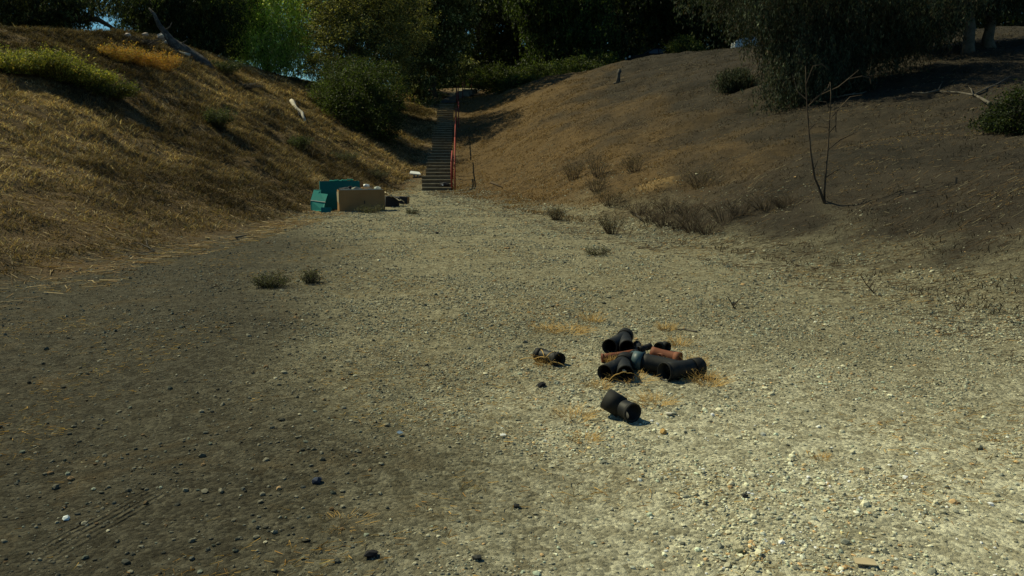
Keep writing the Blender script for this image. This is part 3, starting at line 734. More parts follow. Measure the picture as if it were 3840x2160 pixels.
# two pale gum trunks at upper right
for px, py, lab in ((968, 52, 'gum tree with mottled pale trunk, left one of the upper right pair'), (990, 46, 'gum tree with mottled pale trunk, right one of the upper right pair')):
    b = hit(px, py); Yt = b.y
    make_tree('gum_tree', lab, 'tree', b, [B(px, -40, Yt, 2.5, 2, 1.6), B(px - 35, -18, Yt, 1.6, 1.5, 1.0), B(px + 30, -20, Yt, 1.6, 1.5, 1.0)], 16000, 0.13, WILLOW, [4, 3, 1, 1], 0.26, 0.6, 0.7, 0.3,
              bark=M_palebark, trunk_top=(at(px, -40, Yt).z - b.z), limbs=10, group='pale trunked gum trees at the upper right')
make_tree('gum_tree', 'young gum with dark hanging foliage just right of the big willow', 'tree', hit(925, 52),
          [B(925, 16, hit(925, 52).y, 1.2, 1.2, 1.0), B(940, 2, hit(925, 52).y, 1.4, 1.2, 1.0), B(912, 28, hit(925, 52).y, .6, .8, .7), B(930, -30, hit(925, 52).y, 2.5, 2, 1.5)], 20000, 0.13, WILLOW, [5, 3, .8, 1], 0.15, 0.8, 0.8, 0.25, limbs=8)
make_tree('shrub', 'low dark green shrub at the right edge on the slope', 'shrub', hit(1018, 130),
          [B(1018, 119, hit(1018, 130).y, .5, .5, .35), B(1035, 112, hit(1018, 130).y, .7, .6, .5), B(1000, 126, hit(1018, 130).y, .4, .4, .15)], 7000, 0.06, DARK, [3, 4, 2], 0.03, 0, 0.1, 0.5, limbs=6, nstems=3, clump_r=0.2)
# far wood behind everything on the right: reads as one mass
cs_, rs_ = [], []
for i in range(34):
    px = 400 + i * 22 + random.uniform(-8, 8); Yt = random.uniform(98, 112)
    for pz in (88, 70, 48, 22, -4, -30):
        p = at(px, pz + random.uniform(-6, 6), Yt); cs_.append(tuple(p)); rs_.append((3.0, 3, 2.4))
P, ids, C = blob_points(cs_, rs_, 260000, 80, 1.0, 0.0, 0.3)
V, Fc, CC = leafquads(P, 0.40, 0.2, pick(DARK, len(P), [4, 3, 1]), 0.6)
tag(npmesh('far_wood', V, Fc, M_leaf, None, CC), 'dark mass of far woodland closing the view behind the trees', kind='stuff')

# ------------------------------------------------------------------ shrubs and weeds
def weed(name, label, cat, base, h, rad, nst, cols, w, leafn=0, leaf=0.03, stemr=0.004, group=None, up=0.6, stem_mat=None, fine=3):
    base = Vector(base)
    t = empty(name, base, 0, label, cat, group)
    mb = MB(); tips = []
    for i in range(nst):
        a = random.uniform(0, 6.283); rr = rad * math.sqrt(random.random())
        hh = h * random.uniform(.5, 1)
        p0 = Vector((math.cos(a) * rr * .3, math.sin(a) * rr * .3, -0.02))
        p2 = Vector((math.cos(a) * rr, math.sin(a) * rr, hh * (up + (1 - up) * random.random())))
        p1 = p0.lerp(p2, .5) + Vector((random.uniform(-.1, .1) * rad, random.uniform(-.1, .1) * rad, h * .08))
        mb.tube([p0, p1, p2], [stemr, stemr * .8, stemr * .35], 3, False)
        tips += [(p0.lerp(p1, random.random()) if k % 3 == 0 else p1.lerp(p2, random.random())) for k in range(6)]
        for k in range(fine):
            s = p1.lerp(p2, random.random()); e = s + Vector((random.uniform(-1, 1), random.uniform(-1, 1), random.uniform(.1, 1))).normalized() * h * random.uniform(.12, .3)
            mb.tube([s, e], [stemr * .55, stemr * .25], 3, False); tips.append(e)
    mb.build('stems', stem_mat or M_twig, t)
    if leafn:
        tp = np.array([tuple(p) for p in tips]); P = tp[rng.integers(0, len(tp), leafn)] + rng.normal(0, leaf * .9, (leafn, 3))
        P[:, 2] = np.maximum(P[:, 2], 0.01)
        V, Fc, CC = leafquads(P, leaf, 0.1, pick(cols, leafn, w), 0.45)
        npmesh('leaves', V, Fc, M_leaf, t, CC)
    return t
YG = [(0.20, 0.22, 0.04), (0.32, 0.32, 0.07), (0.10, 0.12, 0.025), (0.34, 0.26, 0.08)]
GREY = [(0.08, 0.09, 0.055), (0.13, 0.135, 0.085), (0.05, 0.055, 0.035)]
DG = [(0.05, 0.07, 0.03), (0.09, 0.11, 0.04), (0.03, 0.04, 0.02)]
ls = [(14, 74, .6, 1.0, YG, 'yellow green broom shrub at the left edge of the grassy bank'),
      (40, 74, .75, 1.1, YG, 'tall yellow green broom shrub next to the left edge one'),
      (62, 82, .7, 1.1, YG, 'yellow green broom shrub in the middle of the row on the bank'),
      (84, 89, 0.6, 1.1, YG, 'dull green broom shrub low in the row, near its right end'),
      (106, 98, 0.5, 1.0, [(0.10, 0.12, 0.03), (0.16, 0.16, 0.045), (0.05, 0.06, 0.02)], 'dark green broom shrub at the right end of the row on the bank')]
for px, py, h_, r_, cc_, lab in ls:
    weed('broom_shrub', lab, 'shrub', hit(px, py), h_, r_, 110, cc_, [3, 2, 3, 1][:len(cc_)], 9000, 0.06, 0.008, 'broom shrubs in a row on the left bank', up=.55)
OR = [(0.42, 0.24, 0.05), (0.34, 0.17, 0.04), (0.28, 0.24, 0.06)]
for px, py, lab in ((120, 62, 'greenish gold weed clump right of the broom shrubs'), (140, 66, 'golden orange weed clump below the dead trunk'), (160, 70, 'orange dry weed clump right of the golden one')):
    weed('golden_weed', lab, 'weed', hit(px, py), .65, .9, 90, OR, [3, 2, 1 + 2 * (px < 130)], 4500, 0.055, 0.006, 'golden weeds under the dead trunk', stem_mat=M_straw)
weed('bank_shrub', 'small dark green shrub alone in the middle of the grassy bank', 'shrub', hit(219, 128), .75, .55, 70, DG, [3, 2, 2], 4500, 0.05, 0.006)
weed('bank_shrub', 'dark leafy shrub at the foot of the dead trunk', 'shrub', hit(226, 74), .6, .8, 70, DG, [3, 1, 3], 4500, 0.055, 0.006)
weed('bank_shrub', 'grey green shrub on the bank above the teal box', 'shrub', hit(300, 150), .6, .6, 60, DG, [3, 2, 2], 3500, 0.045, 0.006)
weed('bank_shrub', 'pale green weeds on the bank just above the brown box', 'shrub', hit(345, 162), .5, .7, 60, GREY, [3, 2, 2], 3500, 0.04, 0.005)
weed('bank_shrub', 'tangled grey brush behind the cardboard heap', 'shrub', hit(380, 180), .5, .6, 80, GREY, [3, 2, 2], 1800, 0.035, 0.006)
weed('gravel_weed', 'wider grey green weed cushion on the gravel at the left', 'weed', onpix(272, 287), .20, .28, 120, GREY, [3, 2, 3], 2600, 0.022, 0.003, 'grey weeds on the gravel', up=.35)
weed('gravel_weed', 'smaller grey weed tuft right of the wide cushion', 'weed', onpix(312, 283), .20, .17, 70, GREY, [3, 2, 3], 1300, 0.02, 0.003, 'grey weeds on the gravel', up=.4)
weed('gravel_weed', 'grey weed at the foot of the brown box', 'weed', onpix(369, 213), .28, .42, 60, GREY, [3, 2, 2], 1300, 0.03, 0.004, 'grey weeds on the gravel', up=.3)
weed('gravel_weed', 'little grey weed at the top of the gravel below the dead weeds', 'weed', onpix(598, 255), .16, .26, 60, GREY, [3, 2, 3], 800, 0.02, 0.003, 'grey weeds on the gravel', up=.3)
weed('gravel_weed', 'tiny dark weed on the gravel right of the box shadow', 'weed', onpix(412, 214), .18, .22, 40, GREY, [3, 1, 3], 500, 0.03, 0.004, 'grey weeds on the gravel', up=.3)
DK = [(0.08, 0.065, 0.04), (0.12, 0.095, 0.06), (0.05, 0.055, 0.03)]
M_stalk = simple('dry_stalk', (0.05, 0.038, 0.028), (0.12, 0.09, 0.062), 8, 0.95, spec=0.1)
dw = [(573, 180, .9, .45, 'greenish dead bush, leftmost of the bushes on the right slope'), (598, 177, 1.0, .5, 'tall brown dead bush standing behind the greenish one'),
      (634, 172, .75, .5, 'dark twiggy bush above the dirt mound'), (597, 192, .6, .45, 'low green bush left of the dirt mound'),
      (700, 188, .6, .6, 'dead bush right of the dirt mound'), (610, 206, .55, .5, 'dead weed clump below left of the dirt mound'),
      (612, 234, .55, .35, 'upright dead weeds where the gravel begins'), (556, 220, .4, .3, 'thin dead stalks left of the upright weeds')]
for px, py, h_, r_, lab in dw:
    weed('dead_bush', lab, 'bush', hit(px, py), h_ * .9, r_, 50, DK, [3, 2, 2], 900, 0.03, 0.0045, 'dead bushes on the right slope', up=.6, stem_mat=M_stalk)
for i, (px, py) in enumerate([(650, 222), (664, 226), (679, 229), (694, 232), (708, 234), (670, 214), (690, 218), (740, 215), (765, 210), (785, 207), (640, 215), (725, 222)]):
    labs = ['leftmost low tuft of the front band of dead stalks', 'second tuft from the left in the front band of dead stalks', 'third tuft from the left in the front band of dead stalks', 'fourth tuft from the left in the front band of dead stalks', 'right end tuft of the front band of dead stalks',
            'tuft of dead stalks just below the dirt mound', 'tuft of dead stalks below right of the dirt mound', 'dead stalks a little left of the forked sapling', 'dense dead stalks next to the forked sapling', 'dead stalks closest to the foot of the forked sapling', 'short dead stalks at the left foot of the dirt mound', 'dead stalks midway between the mound and the sapling']
    weed('dead_stalks', labs[i], 'weed', hit(px, py), random.uniform(.32, .5), .5, 75, DK, [3, 2, 1], 300, 0.022, 0.0038, 'dead stalks at the foot of the right slope', up=.8, stem_mat=M_stalk)

# ------------------------------------------------------------------ bare sapling
sb = hit(825, 202); t = empty('bare_sapling', sb, 0, 'leafless forked sapling with two thin dark stems on the right slope', 'tree')
def pl(pts, Y, dj=.15):
    return [at(a, b_, Y + random.uniform(-dj, dj)) - sb for a, b_ in pts]
mb = MB(); mb.tube(pl([(825, 204), (819, 188), (814.6, 177.7), (811, 155), (809, 133), (807, 104), (806, 85), (805.5, 66)], sb.y), [.027, .024, .021, .018, .015, .012, .009, .005], 7, True)
mb.build('stem', M_twig, t, True)
mb = MB(); mb.tube(pl([(824.5, 203), (824.5, 190), (826.5, 165), (828.2, 145), (829.8, 114), (831, 95), (830, 82)], sb.y), [.022, .019, .017, .015, .012, .009, .005], 7, True)
mb.build('stem', M_twig, t, True)
for pts in ([(808, 106), (820, 95), (838, 87), (848, 79), (858.7, 70)], [(811, 102), (828, 88), (829, 84)], [(829.6, 108), (826, 102), (816, 101)], [(829, 128), (818, 126)], [(829.5, 120), (838, 110), (850, 97), (862, 95)],
            [(827.5, 150), (840, 140), (857, 132)], [(813, 172), (818, 160)], [(809, 130), (815, 124), (818, 127)], [(848, 79), (862, 76), (870, 78), (871, 84)], [(807, 100), (798, 92), (792, 74)], [(806, 84), (813, 66), (822, 64), (829, 70)], [(825, 178), (834, 172), (842, 168)], [(829, 133), (836, 125), (837, 108)], [(836, 132), (835, 110)]):
    mb = MB(); mb.tube(pl(pts, sb.y, .1), [.010] * (len(pts) - 1) + [.005], 5, True); mb.build('branch', M_twig, t)

# ------------------------------------------------------------------ dead wood
lg = hit(206, 66); t = empty('dead_log', lg, 0, 'grey dead tree trunk leaning up out of the left ridge into the foliage', 'tree trunk')
Yl = lg.y
def pw(pts, Y, o, ys=None): return [at(a, b_, Y + (ys[i] if ys else 0)) - o for i, (a, b_) in enumerate(pts)]
mb = MB(); mb.tube(pw([(215, 72), (205, 64.5), (197, 59.5), (186, 52), (179, 48), (171, 41.5), (165, 32.5), (159, 25), (154, 14.5), (149, 8)], Yl, lg), [.12, .20, .25, .26, .24, .20, .12, .09, .07, .03], 12, True, .5)
mb.build('trunk', M_deadwood, t, True)
for q_, rr_ in (([(200, 61), (192, 62), (185, 60)], .05), ([(178, 47), (184, 42), (187, 40)], .04), ([(164, 31), (170, 27), (172, 22)], .035), ([(186, 52), (176, 56), (166, 56)], .045)):
    mb = MB(); mb.tube(pw(q_, Yl, lg), [rr_, rr_ * .7, rr_ * .3], 6, True, .3); mb.build('broken_branch', M_deadwood, t, True)
mb = MB()
mb.tube(pw([(172, 44), (166, 42), (161, 46), (158, 49)], Yl, lg), [.09, .08, .06, .03], 6)
mb.build('broken_branch', M_whitewood, t, True); mb = MB(); mb.tube(pw([(168, 38), (163, 35), (159, 36)], Yl, lg), [.08, .06, .03], 6); mb.build('broken_branch', M_whitewood, t, True); mb = MB()
mb.tube(pw([(190, 55), (182, 53), (174, 50)], Yl - .5, lg), [.07, .05, .02], 6)
mb.build('broken_branch', M_whitewood, t, True)
def log(name, label, cat, pts, rads, mat, Y=None, group=None, n=7, lift=0.0):
    """a stick or log lying on the ground along picture points"""
    P = [hit(a, b_) + Vector((0, 0, lift + rads[i] * .7)) for i, (a, b_) in enumerate(pts)]
    mb = MB(); mb.tube(P, rads, n, True, .15)
    return tag(recenter(mb.build(name, mat, None, True)), label, cat, group)
def logstraight(name, label, cat, pa, pb, ra, rb, mat, nseg=5, wob=.05, lift=(0, 0), group=None):
    a = hit(*pa) + Vector((0, 0, ra * .7 + lift[0])); b_ = hit(*pb) + Vector((0, 0, rb * .7 + lift[1]))
    path = [a.lerp(b_, i / nseg) + Vector((random.uniform(-1, 1), random.uniform(-1, 1), random.uniform(-.3, .6))) * wob * (0 < i < nseg) for i in range(nseg + 1)]
    for p in path[1:-1]: p.z = max(p.z, G(p.x, p.y) + ra * .5)
    mb = MB(); mb.tube(path, [ra + (rb - ra) * i / nseg for i in range(nseg + 1)], 8, True, .25)
    return tag(recenter(mb.build(name, mat, None, True)), label, cat, group)
logstraight('bleached_log', 'bleached white split log lying on the grassy bank', 'log', (291.5, 105), (305, 123), .10, .065, M_whitewood, 6, .07, (.12, .08))
logstraight('dead_branch', 'dark broken branch piece under the bleached log', 'branch', (293, 103), (300, 119), .06, .04, M_deadwood, 5, .05, (.1, .1))
s0 = hit(618, 83); t = empty('tree_stump', s0, 0, 'short pale weathered stump standing on the ridge of the right slope', 'stump')
mb = MB(); mb.tube([(0, 0, -.1), (.02, 0, .25), (.03, 0, .5), (.06, .02, .72)], [.13, .10, .09, .06], 9, True, .2); mb.build('stump_wood', M_palebark, t, True)
mb = MB(); mb.tube([(.05, 0, .4), (.14, 0, .58), (.15, 0, .66)], [.04, .035, .02], 6, True, .2); mb.build('side_shoot', M_deadwood, t, True)
logstraight('wood_chunk', 'small fallen wood piece at the left foot of the pale stump', 'wood', (613.5, 84.5), (617, 83), .06, .05, M_palebark, 3, .02)
# rubble heap on left ridge
for i, (px, py, lab) in enumerate(((128, 37, 'pale rock on the ridge crest under the sky gap'), (146, 36, 'small white rock on the ridge crest nearer the dead trunk'), (163, 40, 'pinkish broken rock slab beside the dead trunk'))):
    p = hit(px, py + 1); v, f, c = stones(np.array([p.x]), np.array([p.y]), np.array([.16 + .16 * (i == 2)]), np.array([[.55, .45, .38]]), ico(), .6)
    tag(recenter(npmesh('rock', v, f, M_stone, None, c)), lab, 'rock')
brush = hit(238, 84)
weed('brush_pile', 'heap of grey dead twigs to the right of the dead trunk', 'brush', hit(244, 88), .35, 1.0, 110, GREY, [1, 1, 1], 0, .03, .01, up=.2, stem_mat=M_palebark)
weed('brush_pile', 'heap of broken branches on the crest left of the dead trunk', 'brush', hit(140, 45), .4, 1.1, 110, GREY, [1, 1, 1], 0, .03, .012, up=.2, stem_mat=M_deadwood)
# fallen branches on the right
def branchthing(label, pts_list, rads, mat=M_palebark, group=None, lift=.05):
    P0 = hit(*pts_list[0][0]); mbx = MB()
    for j, pts in enumerate(pts_list):
        P = [hit(*p) - P0 + Vector((0, 0, lift)) for p in pts]
        mbx.tube(P, [rads[j] * (1 - .6 * i / (len(P) - 1)) for i in range(len(P))], 6, True, .15)
    o = mbx.build('fallen_branch', mat, None, True); o.location = P0
    return tag(o, label, 'branch', group)
branchthing('long pale forked branch lying on the upper right slope', [[(990, 106), (982, 101), (975, 97), (958, 94), (940, 93)], [(973, 97), (971, 91), (969, 89)], [(975, 96), (985, 91), (998, 85), (1010, 78)]], [.05, .025, .03])
branchthing('grey dead branch in the shade behind the forked branch', [[(938, 92), (925, 95), (912, 94)], [(938, 92), (941, 86), (943, 82)]], [.03, .015])
branchthing('pale branch lying at the right foot of the willow', [[(835, 99), (850, 96), (862, 95), (866, 93)], [(852, 96), (858, 92)]], [.03, .02])
branchthing('dark branch lying at the foot of the slope right of the steps', [[(491, 183.5), (497, 186), (502, 188.5)]], [.05], M_twig)
branchthing('thin pale branch on the bank left of the teal box', [[(303, 161), (310, 162), (317, 163)]], [.03])
branchthing('thin forked pale twig at the foot of the bank, far left', [[(155, 254), (148, 250), (138, 246), (128, 247)], [(148, 250), (146, 243)], [(155, 254), (142, 256), (134, 255)]], [.014, .010, .010])
branchthing('short pale stick at the edge of the gravel left of the boxes', [[(236, 240), (243, 238.5), (247, 237.5)]], [.02])
branchthing('v shaped pale twig in front of the dead stalks', [[(636, 216), (640, 221), (648, 221.5)]], [.02])
log('curved_stick', 'curved grey stick lying on the gravel above the pipes', 'stick', [(661, 330.5), (672, 329.8), (684, 330), (693, 332), (697, 332.5)], [.004, .006, .008, .011, .009], M_palebark)
for pts, lab in (([(728, 297), (732, 304), (735, 309), (741, 310)], 'small dark twig sprouting from the gravel in the middle right'),
                 ([(860, 274), (866, 284), (874, 293), (884, 296)], 'tall dark twig standing at the edge of the litter'),
                 ([(955, 305), (958, 311), (963, 313)], 'small dark twig at the right on the gravel')):
    b = onpix(*pts[-2]); Yb = b.y
    mb = MB()
    P = [at(a, c, Yb) - b for a, c in pts]; mb.tube(P, [.004, .006, .008, .008], 5, True) if len(P) == 4 else mb.tube(P, [.004, .006, .007], 5, True)
    for k in range(5):
        s = P[1].lerp(P[-2], random.random()); mb.tube([s, s + Vector((random.uniform(.0, .12), random.uniform(-.05, .05), random.uniform(.05, .14)))], [.005, .002], 4, True)
    o = mb.build('twig', M_twig, None); o.location = b; tag(o, lab, 'twig')

# ------------------------------------------------------------------ singled out stones and scraps
rk = [(541.5, 387, .036, (.02, .02, .022), 'round black stone on the gravel left of the front pipe wye'), (371, 557, .030, (.02, .02, .022), 'black stone at the bottom edge, left of centre'),
      (663.5, 433.5, .030, (.42, .27, .10), 'tan stone right of the lone elbow pipe'), (669, 416, .026, (.55, .52, .45), 'white stone just above the tan one'),
      (66, 520, .020, (.75, .8, .78), 'bright white stone in the dirt at the lower left'), (555, 313 + 300, .02, (.5, .5, .45), ''),
      (745, 498, .020, (.05, .05, .045), 'dark flat stone on the pale gravel at the lower right'), (317, 483, .026, (.05, .06, .09), 'bluish stone in the dark dirt left of centre'),
      (741, 554, .024, (.13, .13, .08), 'olive grey stone near the bottom at the right'), (516, 508, .020, (.03, .03, .03), 'small black stone on the gravel at the bottom centre'),
      (437, 234, .05, (.03, .03, .03), 'dark stone on the gravel below the steps'), (477, 560, .022, (.05, .05, .045), 'dark stone near the bottom edge right of the black one')]
for px, py, r_, c_, lab in rk:
    if not lab: continue
    p = onpix(px, py); v, f, c = stones(np.array([p.x]), np.array([p.y]), np.array([r_]), np.array([c_]), ico(), .45)
    tag(recenter(npmesh('stone', v, f, M_stone, None, c)), lab, 'stone')
def scrap(name, label, px, py, w, d, mat, rz, cat='scrap', tilt=.1):
    p = onpix(px, py); mb = MB(); m3 = Euler((tilt, tilt * .6, rz)).to_matrix()
    q = [m3 @ Vector(v) for v in ((-w / 2, -d / 2, 0), (w / 2, -d * .45, .002), (w / 2 * .96, d / 2, 0.004), (0, d * .53, .006), (-w / 2, d * .46, 0))]
    mb.slab([v + Vector((0, 0, .015)) for v in q], .004)
    o = mb.build(name, mat, None); o.location = p; return tag(o, label, cat)
scrap('cardboard_scrap', 'small yellowish cardboard scrap on the pale gravel at the bottom right', 865, 566, .085, .045, M_cardpale, -.15)
scrap('paper_scrap', 'white paper scrap on the gravel below centre', 503, 438, .035, .02, M_white, .3)
scrap('plastic_scrap', 'bluish plastic scrap on the gravel below centre left', 400, 436, .03, .03, simple('blue_plastic', (.12, .18, .26), (.18, .25, .33), 9, .5), .7)

# ------------------------------------------------------------------ pipes
RP = 0.058
def fit(name, label, cat, world_parts, base, group=None):
    """world_parts: (part name, [(path, radius)...], material); paths in world coordinates"""
    t = empty(name, base, 0, label, cat, group)
    for pn, pipes, mt in world_parts:
        mb = MB()
        for path, r_ in pipes: mb.pipe([Vector(p) - Vector(base) for p in path], r_)
        mb.build(pn, mt, t, True)
    return t
def G3(px, py, r_, extra=0.0):
    """centre of a pipe of radius r_ lying on the ground whose centre shows at px, py"""
    return onpix(px, py, r_ + extra)
def curve(a, b_, c, n=6):
    return [a.lerp(b_, i / n).lerp(b_.lerp(c, i / n), i / n) for i in range(n + 1)]
def wye(label, o1, o2, back, r_, group, dirt=None, collar=M_blackrib, rise=.0, bodym=M_black, nm='wye_pipe'):
    """two mouths o1, o2 meeting at a collar at back"""
    e1 = G3(*o1, r_); e2 = G3(*o2, r_); bk = G3(*back, r_) + Vector((0, 0, rise))
    base = Vector((bk.x, bk.y, bk.z - r_ - rise))
    jn = bk.lerp((e1 + e2) / 2, .22)
    ax = (bk - (e1 + e2) / 2).normalized()
    main = curve(e1, e1.lerp(jn, .6), jn, 5) + [bk]
    br = curve(e2, e2.lerp(jn, .6), jn + (e2 - e1) * .06, 5)
    d1 = (e1 - main[1]).normalized(); d2 = (e2 - br[1]).normalized()
    parts = [('body', [(main, r_)], bodym), ('branch', [(br, r_ * .985)], bodym),
             ('collar', [([bk - ax * .03, bk + ax * .075], r_ * 1.12)], collar),
             ('rim', [([e1 - d1 * .022, e1 + d1 * .004], r_ * 1.05)], collar), ('rim', [([e2 - d2 * .022, e2 + d2 * .004], r_ * 1.04)], collar)]
    t = fit(nm, label, 'pipe fitting', parts, base, group); return t, (e1, e2, bk, base)
GP = 'discarded pipe fittings in a heap on the gravel'
wye('black y shaped fitting at the heap back, both mouths towards the camera', (609.5, 347), (627, 348), (624.5, 337.5), .063, GP)
wA, (a1, a2, ab, abase) = wye('black y shaped fitting at the heap front left, dirt in its right mouth', (605, 373), (625.5, 374), (623.5, 363), .062, GP)
# dirt lump in right mouth
v, f, c = stones(np.array([a2.x - .01]), np.array([a2.y - .005]), np.array([.018]), np.array([[.42, .36, .24]]), ico(), 0)
v[:, 2] += a2.z + .022 - H(a2.x, a2.y); tag(recenter(npmesh('stone', v, f, M_stone, None, c)), 'pale clod lodged in the right mouth of the front y shaped fitting', 'stone')
# long wye on the right
e1 = G3(664.5, 372, .069); far = G3(694, 368, .069); up = G3(641, 361.5, .066); joint = e1.lerp(far, .55)
dr = (far - e1).normalized(); du = (up - joint).normalized()
fit('wye_pipe', 'longest black pipe fitting at the right of the heap with a faded teal end', 'pipe fitting',
    [('body', [([e1, e1.lerp(far, .33), e1.lerp(far, .66), far], .069)], M_black),
     ('branch', [(curve(joint, joint.lerp(up, .5) + Vector((0, .03, 0)), up, 6), .065)], M_black),
     ('teal_socket', [([up - du * .015, up + du * .06], .072)], M_tealplastic),
     ('rim', [([e1 - dr * .004, e1 + dr * .02], .072)], M_blackrib), ('collar', [([far - dr * .03, far + dr * .06], .075)], M_blackrib)], far - Vector((0, 0, .06)), GP)
p0, p1, p2 = G3(601.5, 358, .034), G3(618, 357.3, .034), G3(636, 353, .034, .02)
fit('red_pipe', 'thin rusty red pipe running behind the front left fitting', 'pipe', [('body', [(curve(p0, p1, p2, 6), .034)], M_rust), ('rim', [([p0 - (p1 - p0).normalized() * .003, p0 + (p1 - p0).normalized() * .018], .036)], M_rust)], p0 - Vector((0, 0, .034)), GP)
p0, p1, p2 = G3(651, 352, .046, .03), G3(664, 356.5, .046), G3(680.5, 358.5, .046); hm = G3(659.5, 358.5, .04)
fit('red_pipe', 'thick orange brown pipe fitting with a side mouth behind the longest black fitting', 'pipe fitting',
    [('body', [(curve(p0, p1, p2, 7), .046)], M_rust), ('branch', [([hm, hm.lerp(p1, .5), p1.lerp(p2, .25)], .040)], M_rust),
     ('collar', [([p2 - (p2 - p1).normalized() * .05, p2 + (p2 - p1).normalized() * .003], .050)], M_rust)], p1 - Vector((0, 0, .046)), GP)
def elbow(label, a, b_, c, r_, mat=M_black, group=GP, collarm=M_blackrib, ex=(0, 0, 0)):
    A, Bm, Cc = G3(*a, r_, ex[0]), G3(*b_, r_, ex[1]), G3(*c, r_, ex[2])
    pth = curve(A, Bm, Cc, 7); d0 = (pth[1] - pth[0]).normalized(); d1_ = (pth[-1] - pth[-2]).normalized()
    return fit('elbow_pipe', label, 'pipe fitting', [('body', [(pth, r_)], mat), ('collar', [([A - d0 * .004, A + d0 * .045], r_ * 1.13)], collarm), ('collar', [([Cc - d1_ * .045, Cc + d1_ * .004], r_ * 1.13)], collarm)], Bm - Vector((0, 0, r_)), group)
elbow('small black elbow lying behind the thin red pipe', (637, 344.5), (641, 350), (633, 351.5), .030)
elbow('small black pipe resting across the heap, pointing up right', (639, 349.5), (644, 348.5), (650, 346.5), .024, ex=(.04, .045, .05))
elbow('small black fitting with an open mouth at the back right of the heap', (658.5, 347.5), (661, 345.5), (667.5, 347.5), .038)
elbow('short grey green pipe piece between the front left and longest fittings', (631, 359), (632.5, 357), (635, 355), .040, mat=M_tealplastic)
# lone fitting left
elbow('lone black pipe fitting lying to the left of the heap, wrapped in dry vine', (537.5, 354.5), (547, 356), (559.5, 360), .050, group=None)
e_, f_ = G3(553, 360.5, .040), G3(549.5, 356.5, .045)
# lone elbow front
A, Bm, Cc = G3(633, 413, .062), G3(622.5, 408.5, .062), G3(612.5, 402.5, .062, .035)
pth = curve(A, Bm, Cc, 8); d0 = (pth[0] - pth[1]).normalized(); d1_ = (pth[-1] - pth[-2]).normalized()
fit('elbow_pipe', 'lone black elbow pipe nearest the camera, open mouth facing right', 'pipe fitting',
    [('body', [(pth, .060)], M_black), ('rim', [([A - d0 * .02, A + d0 * .004], .064)], M_blackrib), ('collar', [([Cc - d1_ * .07, Cc + d1_ * .05], .071)], M_blackrib)], Bm - Vector((0, 0, .062)))
# dry vines and straw tufts round the pipes
def vine(label, pts, r_=.0035, hgt=None, cat='dry vine'):
    P = [onpix(a, b_, (hgt[i] if hgt else .03)) for i, (a, b_) in enumerate(pts)]
    Q = []
    for i in range(len(P) - 1):
        for k in range(4): Q.append(P[i].lerp(P[i + 1], k / 4) + Vector((0, 0, .012 * math.sin(k / 4 * math.pi))))
    Q.append(P[-1]); mb = MB(); mb.tube(Q, r_, 5, True, .1)
    return tag(recenter(mb.build('dry_vine', M_straw, None, True)), label, cat)
vine('curved dry vine arching in front of the front left fitting', [(601, 381), (610, 380), (619, 374), (628, 373.5), (638, 377)], hgt=[.01, .02, .09, .09, .01])
vine('dry vine looped over the lone fitting on the left', [(520, 360), (535, 359), (546, 358), (554, 352), (560, 357)], hgt=[.01, .04, .10, .115, .06])
vine('second dry vine crossing the lone fitting on the left', [(541, 350), (544, 356), (551, 362), (566, 367)], hgt=[.11, .11, .05, .01])
tf = [(613, 365, .11, .08, 'dry straw standing between the two left fittings'), (648, 371, .13, .16, 'straw caught under the middle of the longest fitting'), (632, 380, .07, .24, 'golden straw scattered in front of the heap'), (545, 364, .10, .16, 'dry straw around the lone left fitting'), (708, 384, .10, .22, 'scattered straw right of the heap'), (695, 372, .20, .16, 'spiky dry weed at the right end of the pipe heap'), (703, 380, .12, .14, 'flattened dry weed in front of the spiky one'), (657, 374, .10, .06, 'small dry weed between the two right pipes'),
      (568, 332, .10, .34, 'golden straw patch upper left of the pipes'), (548, 331, .07, .24, 'thin golden straw patch furthest left above the pipes'), (592, 322, .14, .20, 'wispy golden straw behind the pipes'),
      (655, 403, .08, .22, 'golden straw patch between the heap and the lone elbow'), (575, 418, .10, .22, 'golden straw patch left of the lone elbow'), (665, 330, .12, .16, 'thin straw patch behind the red pipes'),
      (600, 387, .06, .14, 'low straw below the front left fitting'), (822, 459, .04, .08, 'orange dead grass tuft on the pale gravel at the right'), (345, 522, .02, .17, 'brown straw patch in the dirt at the bottom left'), (680, 346, .12, .16, 'dry weeds at the back right of the heap'), (585, 440, .05, .16, 'sparse straw low left of the lone elbow')]
for px, py, h_, r_, lab in tf:
    weed('straw_tuft', lab, 'dry grass', onpix(px, py), h_, r_, int(40 + 200 * r_), [(.45, .27, .07), (.55, .38, .14)], [1, 1], 0, .02, .0016, 'straw tufts on the gravel', up=.25, stem_mat=M_straw, fine=2)

# ------------------------------------------------------------------ cardboard heap
def openbox(name, label, base, rz, w, d, h, mo, mi, t_=.012, cat='box', flaps=True, torn=None):
    t = empty(name, base, rz, label, cat)
    mb = MB(); mb.box((w / 2, 0, h / 2 + .01), (w, t_, h)); mb.build('front_panel', mo, t)
    mb = MB(); mb.box((w / 2, d, h / 2 + .01), (w, t_, h)); mb.build('back_panel', mo, t)
    mb = MB(); mb.box((0, d / 2, h / 2 + .008), (t_, d - t_, h - .01)); mb.build('side_panel', mo, t)
    mb = MB(); mb.box((w, d / 2, h / 2 + .008), (t_, d - t_, h - .01)); mb.build('side_panel', mo, t)
    mb = MB(); mb.box((w / 2, d / 2, .02), (w - t_, d - t_, .012)); mb.build('bottom', mi, t)
    return t
bb = onpix(339.7, 212); RZ = R(16)
wbx, hbx = 1.27, .60
box1 = openbox('cardboard_box', 'large open brown cardboard box full of rubbish at the foot of the bank', bb, RZ, wbx, .62, hbx, M_card, M_cardpale)
